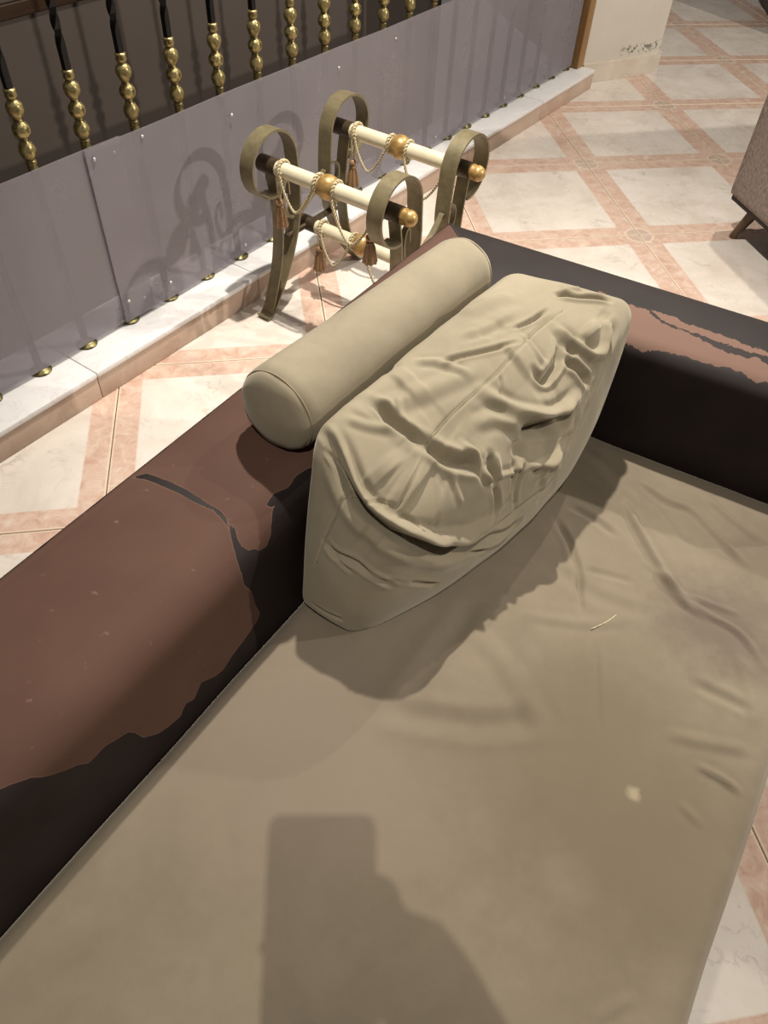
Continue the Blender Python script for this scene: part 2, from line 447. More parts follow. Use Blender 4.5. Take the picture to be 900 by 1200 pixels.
# ------------------------------------------------------------------ floor: tiles set square, railing runs across them at 45 degrees
RB = np.array([-1.988, -1.310]); RA = math.radians(45.2)
RD = np.array([math.cos(RA), math.sin(RA)]); RN = np.array([math.sin(RA), -math.cos(RA)])   # along, towards the room
def rail_xy(s, n): q = RB+s*RD+n*RN; return float(q[0]), float(q[1])
TS = 0.6
def clip_poly(poly, nvec, c):
    out = []
    for i in range(len(poly)):
        a, b = np.array(poly[i]), np.array(poly[(i+1) % len(poly)]); da, db = a@nvec-c, b@nvec-c
        if da >= 0: out.append(tuple(a))
        if (da >= 0) != (db >= 0): out.append(tuple(a+(b-a)*da/(da-db)))
    return out
def prism_vf(poly, z0, z1, ch=0.0):
    n = len(poly); c = np.mean(poly, axis=0)
    V = [(x, y, z0) for x, y in poly]+[(x, y, z1-ch) for x, y in poly]
    if ch:
        for x, y in poly:
            d = np.array([x, y])-c; k = 1-ch*1.2/np.linalg.norm(d); V.append((c[0]+d[0]*k, c[1]+d[1]*k, z1))
    m = 3 if ch else 2
    F = [tuple(range(n))[::-1], tuple((m-1)*n+k for k in range(n))]
    for r in range(m-1):
        for k in range(n): F.append((r*n+k, r*n+(k+1) % n, (r+1)*n+(k+1) % n, (r+1)*n+k))
    return V, F
cline = RB@RN-0.11
gpoly = [rail_xy(-3, -0.11), (-1.5, -5.4), (4.2, -5.4), (4.2, 5.4), (1.4, 5.4), (0.35, 1.25), rail_xy(3.25, -0.11)]
floor = mobj('floor', *prism_vf(gpoly, -0.05, -0.004), M_GROUT, smooth=False)
tag(floor, kind='structure')
hw = TS/2-0.0014
tile_me = mesh_data('tile', *prism_vf([(-hw, -hw), (hw, -hw), (hw, hw), (-hw, hw)], -0.012, 0.0, 0.0012), M_TILE, smooth=False)
for i in range(-6, 6):
    for j in range(-8, 8):
        cx, cy = (i+.5)*TS, (j+.5)*TS
        sq = [(cx+a*hw, cy+b*hw) for a, b in ((-1,-1), (1,-1), (1,1), (-1,1))]
        if cx > 0.5 and cy > 0.6 or (cx-RB[0])*RD[0]+(cy-RB[1])*RD[1] > 3.75:
            if cx < 0.6: continue
            q = sq
        else:
            q = clip_poly(sq, RN, cline)
        if len(q) < 3: continue
        if q == sq or len(q) == 4 and np.allclose(q, sq):
            o = bpy.data.objects.new('tile', tile_me)
        else:
            o = bpy.data.objects.new('tile', mesh_data('tile_cut', *prism_vf([(x-cx, y-cy) for x, y in q], -0.012, 0.0, 0.0012), M_TILE, smooth=False))
        link(o, floor); o.location = (cx, cy, 0)

# ------------------------------------------------------------------ marble curb under the railing
ZC = 0.085
curb = empty('trim_1', (*rail_xy(0, 0), 0), RA); tag(curb, kind='structure')      # local x along the railing, local -y into the room
js = [-0.95, -0.54, 0.09, 0.72, 1.34, 1.97, 2.60, 3.135]
for a, b in zip(js[:-1], js[1:]):
    mobj('curb_block', *box_vf(a+.0008, b-.0008, -0.122, 0.115, 0.0005, ZC-0.016, 0.003), M_CURB, curb, angle=30)
    mobj('curb_slab', *box_vf(a+.0006, b-.0006, -0.126, 0.118, ZC-0.016, ZC, 0.005), M_CURB_TOP, curb, angle=30)
mobj('slab_edge', *box_vf(-0.95, 3.4, -0.10, 0.10, -0.40, -0.052), M_WELL, curb, smooth=False)

# ------------------------------------------------------------------ stairwell behind the railing
def railbox(name, s0, s1, n0, n1, z0, z1, mat, parent=None, bev=0.0):
    return mobj(name, *box_vf(s0, s1, -n1, -n0, z0, z1, bev), mat, parent, smooth=False)
well = empty('wall_stairwell', (*rail_xy(0, 0), 0), RA); tag(well, kind='structure')
railbox('wall_face', -1.6, 4.0, -1.42, -1.32, -2.6, 1.6, M_WELL, well)
railbox('wall_face', -1.7, -1.6, -1.42, 0.0, -2.6, 1.6, M_WELL, well)
railbox('lower_landing', -1.6, 4.0, -1.32, -0.1, -2.7, -2.6, M_WELLWOOD, well)
railbox('wood_string', -1.6, 4.0, -1.32, -1.295, 0.452, 0.50, M_WELLWOOD, well, 0.004)

# ------------------------------------------------------------------ pillar wall, skirting and the wooden newel post at the railing's end
W0 = np.array([0.266, 0.894]); W1 = np.array([0.612, 0.997]); W2 = np.array([0.735, 1.062])
wang = math.atan2(*(W1-W0)[::-1])
wpoly = [W0, W1, W2, np.array([0.95, 2.6]), np.array([0.10, 2.6])]
ca, sa = math.cos(-wang), math.sin(-wang)
loc2 = lambda q: ((q-W0)[0]*ca-(q-W0)[1]*sa, (q-W0)[0]*sa+(q-W0)[1]*ca)
wall = mobj('wall_right', *prism_vf([loc2(q) for q in wpoly], 0.0, 2.6), M_WALL, loc=(W0[0], W0[1], 0), smooth=False)
wall.rotation_euler = (0, 0, wang); tag(wall, kind='structure')
def skirting(pa, pb, parent):
    a, b = np.array(loc2(pa)), np.array(loc2(pb)); d = (b-a)/np.linalg.norm(b-a); n = np.array([d[1], -d[0]])
    poly = [a-d*0.0, b+d*0.0, b+n*0.014+d*0.006, a+n*0.014]
    return mobj('skirting_tile', *prism_vf([tuple(q) for q in poly], 0.0005, 0.088, 0.003), M_SKIRT, parent, smooth=False)
base_tr = empty('baseboard_right', (W0[0], W0[1], 0), wang); tag(base_tr, kind='structure')
skirting(W0, W1, base_tr); skirting(W1, W2, base_tr); skirting(W2, wpoly[3], base_tr)
post = mobj('newel_post', *join([box_vf(-0.034, 0.034, -0.034, 0.034, 0, 0.965, 0.005), box_vf(-0.04, 0.04, -0.04, 0.04, 0.965, 1.0, 0.008)]),
            M_POST, loc=(*rail_xy(3.106, 0.024), ZC+0.0003), angle=30)
post.rotation_euler = (0, 0, RA)
tag(post, 'honey-coloured wooden post at the far end of the iron railing', 'post')

# ------------------------------------------------------------------ railing: twisted bars with gold knuckles, brass rosettes, clouded plastic sheets
rail = empty('stair_railing', (*rail_xy(0, 0), ZC), RA)
tag(rail, 'black iron stair railing with gold beaded balusters behind clouded plastic sheets', 'railing')
def twisted_bar(z0, z1, half, tw0, tw1, n=70):
    V, F = [], []
    for i in range(n+1):
        t = i/n; z = z0+(z1-z0)*t
        ph = math.pi/4
        if z > tw0: ph += (min(z, tw1)-tw0)*2*math.pi/0.16
        for k in range(4): V.append((half*1.35*math.cos(ph+k*math.pi/2), half*1.35*math.sin(ph+k*math.pi/2), z))
    for i in range(n):
        for k in range(4):
            a, b = i*4+k, i*4+(k+1) % 4; F.append((a, b, b+4, a+4))
    F += [(3, 2, 1, 0), (n*4, n*4+1, n*4+2, n*4+3)]
    return V, F
bar_me = mesh_data('baluster', *twisted_bar(0, 0.95, 0.0075, 0.70, 0.93), M_IRON, angle=25)
def bead(zc, r, h, k=9, pear=0.0):
    return [(max(0.0085, r*math.sin(math.pi*(i+.5)/k)*(1+pear*math.cos(math.pi*(i+.5)/k))), zc-h/2*math.cos(math.pi*(i+.5)/k)) for i in range(k)]
Z0 = 0.563-ZC
prof = [(0.010, Z0), (0.0125, Z0+.002), (0.0135, Z0+.007), (0.011, Z0+.012), (0.0135, Z0+.017), (0.0125, Z0+.022), (0.0105, Z0+.025)]
prof += bead(Z0+.046, .0205, .046, 9, 0.10)+[(0.0115, Z0+.069)]+bead(Z0+.089, .0215, .040)+[(0.0115, Z0+.110)]+bead(Z0+.131, .0205, .044, 9, -0.18)
prof += [(0.0105, Z0+.154), (0.0135, Z0+.157), (0.0145, Z0+.161), (0.0125, Z0+.166), (0.0145, Z0+.170), (0.0125, Z0+.174)]
knk_me = mesh_data('gold_knuckle', *lathe_vf([(max(r*0.92, 0.0088), h) for r, h in prof], 18), M_GOLD)
ros_me = mesh_data('rosette', *lathe_vf([(0.028, 0.0), (0.029, 0.003), (0.026, 0.0055), (0.022, 0.006), (0.020, 0.0095), (0.014, 0.012), (0.011, 0.013), (0.010, 0.018)], 22), M_ROSE)
for k in range(-2, 21):
    s = 0.008+0.1513*k
    b = link(bpy.data.objects.new('baluster', bar_me), rail); b.location = (s, 0, 0)
    g = link(bpy.data.objects.new('gold_knuckle', knk_me), b); r_ = link(bpy.data.objects.new('rosette', ros_me), b); r_.location = (0, -0.004, 0.0003)
mobj('handrail', *box_vf(-0.5, 3.07, -0.028, 0.028, 0.95, 0.985, 0.01), M_POST, rail, angle=30)
def sheet(s0, s1, off, parent):
    V, F = [], []; n = max(8, int((s1-s0)/0.03))
    for i in range(n+1):
        s = s0+(s1-s0)*i/n; wob = 0.0025*math.sin(s*5.1)+0.0015*math.sin(s*13+1)
        zt = 0.571+0.009*max(0, s)/1.8-ZC; zb = 0.098-ZC
        for yy, zz in ((off+wob, zb), (off+wob, zt), (off+wob+0.0025, zt), (off+wob+0.0025, zb)): V.append((s, -yy, zz))
    for i in range(n):
        for k in range(4):
            a, b = i*4+k, i*4+(k+1) % 4; F.append((a, a+4, b+4, b))
    F += [(0, 1, 2, 3), (n*4+3, n*4+2, n*4+1, n*4)]
    o = mobj('plastic_sheet', V, F, M_PANEL, parent, angle=30); return o
riv_me = mesh_data('rivet', *lathe_vf([(0.0045, 0), (0.0045, 0.001), (0.003, 0.0025), (0.001, 0.003)], 10, 'z'), M_RIVET)
def rivets(sh, pts, off):
    for s, z in pts:
        o = link(bpy.data.objects.new('rivet', riv_me), sh); o.location = (s, -off-0.0045, z-ZC); o.rotation_euler = (math.pi/2, 0, 0)
shA = sheet(-0.75, 0.395, 0.0165, rail); rivets(shA, [(0.369, 0.542), (0.363, 0.14)], 0.0185)
shB = sheet(0.285, 3.068, 0.0225, rail)
rivets(shB, [(0.305, 0.548), (0.306, 0.158), (0.457, 0.555), (0.459, 0.145), (0.772, 0.518), (0.773, 0.13), (1.251, 0.522), (1.556, 0.537), (1.86, 0.13), (2.4, 0.13)], 0.0245)
for sh_ in (shA, shB): sh_['label'] = 'clear plastic sheet gone cloudy, riveted to the balusters'

# ------------------------------------------------------------------ scrolled stool frame with cream rails, ropes and tassels
FR = np.array([-1.217, -0.829]); FA = math.radians(-44.7)       # local x along the rails, local y along the end frames
stool = empty('scroll_stool_frame', (FR[0], FR[1], 0), FA)
tag(stool, 'bronze scroll-legged stool frame with cream rails, gold balls and tasselled cords', 'stool frame')
ZR, RY, RL, BW = 0.450, 0.168, 0.418, 0.046
def leg_bands(sgn):
    # scroll: free tip under the rail, round the outside, over the top, then down the inside to the foot
    cyy, czz, rr = RY, ZR+0.002, 0.092
    ring = []
    for k in range(30):
        t = math.radians(-78)+math.radians(-282)*(-1)*k/29 if False else math.radians(-95+ (275+0)*k/29)
        r = rr*(0.90+0.10*k/29)
        ring.append((cyy+r*math.cos(t), czz+r*math.sin(t)))
    inner = [(0.073, 0.42), (0.069, 0.35), (0.078, 0.27), (0.104, 0.19), (0.146, 0.11), (0.192, 0.045), (0.222, 0.012), (0.236, 0.006), (0.244, 0.012)]
    pa = np.vstack([ring, catmull(inner, 5)])
    pb = catmull([(0.166, ZR-0.02), (0.152, 0.35), (0.148, 0.26), (0.160, 0.17), (0.186, 0.09), (0.214, 0.028), (0.222, 0.018)], 6)
    fl = lambda P: np.array([(sgn*q[0], q[1]) for q in P])
    return fl(pa), fl(pb)
for x0 in (0.0, RL):
    for sg in (-1, 1):
        pa, pb = leg_bands(sg)
        a = mobj('scroll_leg', *band_vf(pa, 0.006, x0-BW/2, x0+BW/2), M_BRONZE, stool, angle=40)
        mobj('leg_strap', *band_vf(pb, 0.005, x0-BW/2+.004, x0+BW/2-.004), M_BRONZE, a, angle=40)
    mobj('cross_bar', *tube_vf([(x0, -0.118, 0.222), (x0, 0.118, 0.222)], 0.0095, 12), M_SOCKET, stool, angle=40)
    sc = catmull([(-0.098, 0.345), (-0.103, 0.385), (-0.118, 0.375), (-0.122, 0.325), (-0.098, 0.276), (-0.060, 0.272), (-0.028, 0.285), (0.026, 0.318), (0.068, 0.357), (0.100, 0.372), (0.128, 0.352), (0.126, 0.312), (0.106, 0.300)], 7)
    mobj('scroll_ornament', *band_vf(sc, 0.006, x0-0.008, x0+0.008), M_BRONZE, stool, angle=40)
def cord_loop(x, y, z, r, rope=0.0042, turns=1.0):
    t = np.linspace(0, 2*math.pi*turns, int(30*turns))
    return rope_vf(np.stack([x+0.004*t/6.28, y+r*np.cos(t), z+r*np.sin(t)], 1), rope)
def tassel(parent, x, y, ztop, drop, name='tassel'):
    """two cords hanging from the rail and a fluted tassel skirt below"""
    zb = ztop-drop
    c = mobj(name, *join([rope_vf(catmull([(x-.004, y, ztop), (x-.003, y-.002, ztop-drop*.5), (x, y, zb)], 6), 0.0036),
                          rope_vf(catmull([(x+.007, y+.003, ztop), (x+.005, y+.002, ztop-drop*.5), (x+.001, y, zb)], 6), 0.0036)]), M_ROPE, parent)
    pr = [(0.003, zb+.004), (0.010, zb), (0.0125, zb-.006), (0.0105, zb-.012), (0.0085, zb-.015), (0.0115, zb-.018), (0.0095, zb-.022),
          (0.0125, zb-.030), (0.0150, zb-.045), (0.0172, zb-.062), (0.0195, zb-.073), (0.0188, zb-.075)]
    V, F = lathe_vf(pr, 32)
    V = [np.array(v) for v in V]
    for i, (r, h) in enumerate(pr):
        if h < zb-.02:
            for k in range(32): V[i*32+k][:2] *= (1+0.10*(1 if k % 4 < 2 else -1))
    V = [(v[0]+x, v[1]+y, v[2]) for v in V]
    mobj('tassel_skirt', V, F, M_TASSEL, c, angle=40)
    return c
def rail_set(y, z, r, xs0, xs1, finial=True, tas=(0.055, 0.075), swag=True, right_tassel=False):
    rd = mobj('cross_rail', *tube_vf([(xs0+.03, y, z), (xs1-.03, y, z)], r, 22), M_CREAM, stool, angle=40)
    for xa, xb in ((xs0-.028, xs0+.034), (xs1-.034, xs1+.026)):
        mobj('rail_socket', *tube_vf([(xa, y, z), (xb, y, z)], r*1.12, 20), M_SOCKET, rd, angle=40)
    xm = (xs0+xs1)/2-0.004
    bl = [(0.004+0.029*math.sin(math.pi*i/14), -0.031*math.cos(math.pi*i/14)) for i in range(15)]
    mobj('gold_ball', *lathe_vf(bl, 24, 'x', (xm, y, z)), M_BALL, rd)
    if finial:
        fp = [(0.020, 0.0), (0.0215, .006), (0.019, .012), (0.0215, .018), (0.0205, .026), (0.016, .034), (0.009, .039), (0.002, .041)]
        mobj('finial', *lathe_vf(fp, 20, 'x', (xs1+.026, y, z)), M_BALL, rd)
    for dx in (-0.033, 0.029):
        mobj('cord_collar', *cord_loop(xm+dx, y, z, r+.004, 0.0048), M_ROPE, rd)
    xt = xs0+tas[0]
    mobj('cord_collar', *cord_loop(xt-.008, y, z, r+.0045, 0.0045, 2.0), M_ROPE, rd)
    tassel(stool, xt, y-r-.005, z+0.004, tas[1])
    yy = y-r-.004
    def droop(xa, xb, D, back):
        tt = np.linspace(0, 1, 26); k = 1-(2*tt-1)**2
        return np.stack([xa+(xb-xa)*tt+0.006*np.sin(2*math.pi*tt), yy-back*np.sqrt(k), z-D*k**0.8-0.004], 1)
    sw = droop(xt+.006, xm-.033, 0.080, .010); sw2 = droop(xm+.029, xs1-.042, 0.105, .010)
    mobj('swag_cord', *rope_vf(sw, 0.0042), M_ROPE, stool); mobj('swag_cord', *rope_vf(sw2, 0.0042), M_ROPE, stool)
    if right_tassel: tassel(stool, xs1-.055, y-r-.004, z, 0.07)
    return rd
rail_set(-RY, ZR, 0.0205, 0, RL, right_tassel=True)
rail_set(RY-.008, ZR, 0.0205, 0, RL)
rail_set(-0.012, 0.222, 0.0195, 0, RL, finial=False, tas=(0.06, 0.05), right_tassel=True)

# ------------------------------------------------------------------ the worn sofa: back, arm, base and seat
SC = np.array([-0.988, -1.581]); SU = np.array([-0.667, -0.745]); SV = np.array([0.780, -0.625])
def sof(a, b): return SC[0]+a*SU[0]+b*SV[0], SC[1]+a*SU[1]+b*SV[1]
def sof_local(A):      # rows (a, b, z) -> offsets from the sofa's outer corner
    A = np.asarray(A, float)
    return np.stack([A[:, 0]*SU[0]+A[:, 1]*SV[0], A[:, 0]*SU[1]+A[:, 1]*SV[1], A[:, 2]], 1)
sofa = empty('corner_sofa', (SC[0], SC[1], 0))
tag(sofa, 'low corner sofa with peeling brown leather sides and a stained beige seat', 'sofa')
def arm_profile(th, shoulder, hgt):
    pts = [(0, 0.05), (0, 0.30), (0, 0.585), (0.004, 0.597), (0.012, 0.601)]
    pts += [(x, 0.601+0.004*math.sin(math.pi*x/(th-shoulder))) for x in np.linspace(0.03, th-shoulder, 8)]
    for k in range(1, 17):
        t = math.pi/2*k/16; pts.append((th-shoulder+shoulder*math.sin(t), 0.601-hgt+hgt*math.cos(t)))
    pts += [(th+.001, 0.50), (th+.003, 0.46), (th+.008, 0.40), (th+.010, 0.33), (th+.010, 0.24)]
    P = np.array(pts); Q, w = resample(P, 0.004)
    return Q, w
PROF_B, W_B = arm_profile(0.222, 0.070, 0.062)
PROF_A, W_A = arm_profile(0.210, 0.040, 0.034)
# traced wear and folds (surface coordinates, metres): filled in below from measurements on the sofa
#TRACE_BEGIN
COAT_BACK = [[(1.4333,0.6945),(1.3644,0.7186),(1.3269,0.7427),(1.302,0.7627),(1.2866,0.7708),(1.2756,0.7788),(1.2662,0.7908),(1.2471,0.8109),(1.2328,0.8229),(1.221,0.839),(1.1968,0.839),(1.1643,0.8551),(1.1583,0.8671),(1.1509,0.8912),(1.1314,0.9113),(1.113,0.9193),(1.0931,0.9233),(1.0796,0.9113),(1.0653,0.9193),(1.0465,0.9032),(1.0236,0.9193),(1.0071,0.9233),(0.9871,0.9153),(0.9656,0.9113),(0.9488,0.9072),(0.9243,0.8992),(0.9186,0.8912),(0.9233,0.8591),(0.9238,0.835),(0.9359,0.8029),(0.9339,0.7788),(0.929,0.7627),(0.9196,0.7467),(0.9143,0.7386),(0.9049,0.7266),(0.8985,0.7065),(0.8938,0.6905),(0.8955,0.6784),(0.8969,0.6543),(0.8961,0.6423),(0.8968,0.6182),(0.8977,0.5981),(0.8994,0.5741),(0.9049,0.558),(0.8916,0.57),(0.889,0.5981),(0.8881,0.6102),(0.8881,0.6343),(0.8895,0.6584),(0.8913,0.6784),(0.8912,0.6945),(0.8965,0.7105),(0.9031,0.7226),(0.902,0.7306),(0.9109,0.7427),(0.9142,0.7547),(0.9096,0.7667),(0.9005,0.7708),(0.8951,0.7788),(0.8817,0.7828),(0.8668,0.7748),(0.8561,0.7627),(0.8414,0.7507),(0.8302,0.7467),(0.8398,0.7427),(0.8415,0.7386),(0.8213,0.7346),(0.7971,0.7427),(0.772,0.7386),(0.7514,0.7427),(0.7264,0.7547),(0.6777,0.7748),(0.6158,0.7908),(0.5115,0.831),(0.25,1.05),(1.9,1.05)]]
COAT_ARM = [[(0.3604,0.6322),(0.4059,0.6442),(0.4304,0.6442),(0.463,0.6442),(0.475,0.6562),(0.495,0.6682),(0.5145,0.6722),(0.5351,0.6722),(0.5579,0.6762),(0.5835,0.6842),(0.6079,0.6922),(0.6298,0.6922),(0.6515,0.6922),(0.6648,0.6802),(0.6869,0.6922),(0.7277,0.6882),(0.7719,0.7042),(0.8309,0.7282),(0.7814,0.7362),(0.7401,0.7322),(0.6984,0.7322),(0.6806,0.7402),(0.6565,0.7322),(0.6291,0.7322),(0.6125,0.7362),(0.5983,0.7362),(0.5789,0.7362),(0.5581,0.7362),(0.5365,0.7402),(0.5088,0.7442),(0.4944,0.7522),(0.4748,0.7482),(0.4596,0.7482),(0.4409,0.7482),(0.3948,0.7522)], [(0.4637,0.6402),(0.4924,0.6402),(0.5126,0.6402),(0.5339,0.6482),(0.5798,0.6482),(0.6178,0.6522),(0.6482,0.6562),(0.6768,0.6562),(0.7208,0.6602),(0.7636,0.6682),(0.7657,0.6762),(0.7237,0.6722),(0.6806,0.6682),(0.653,0.6722),(0.6236,0.6722),(0.5944,0.6722),(0.5634,0.6682),(0.5334,0.6682),(0.5094,0.6642),(0.4914,0.6602)]]
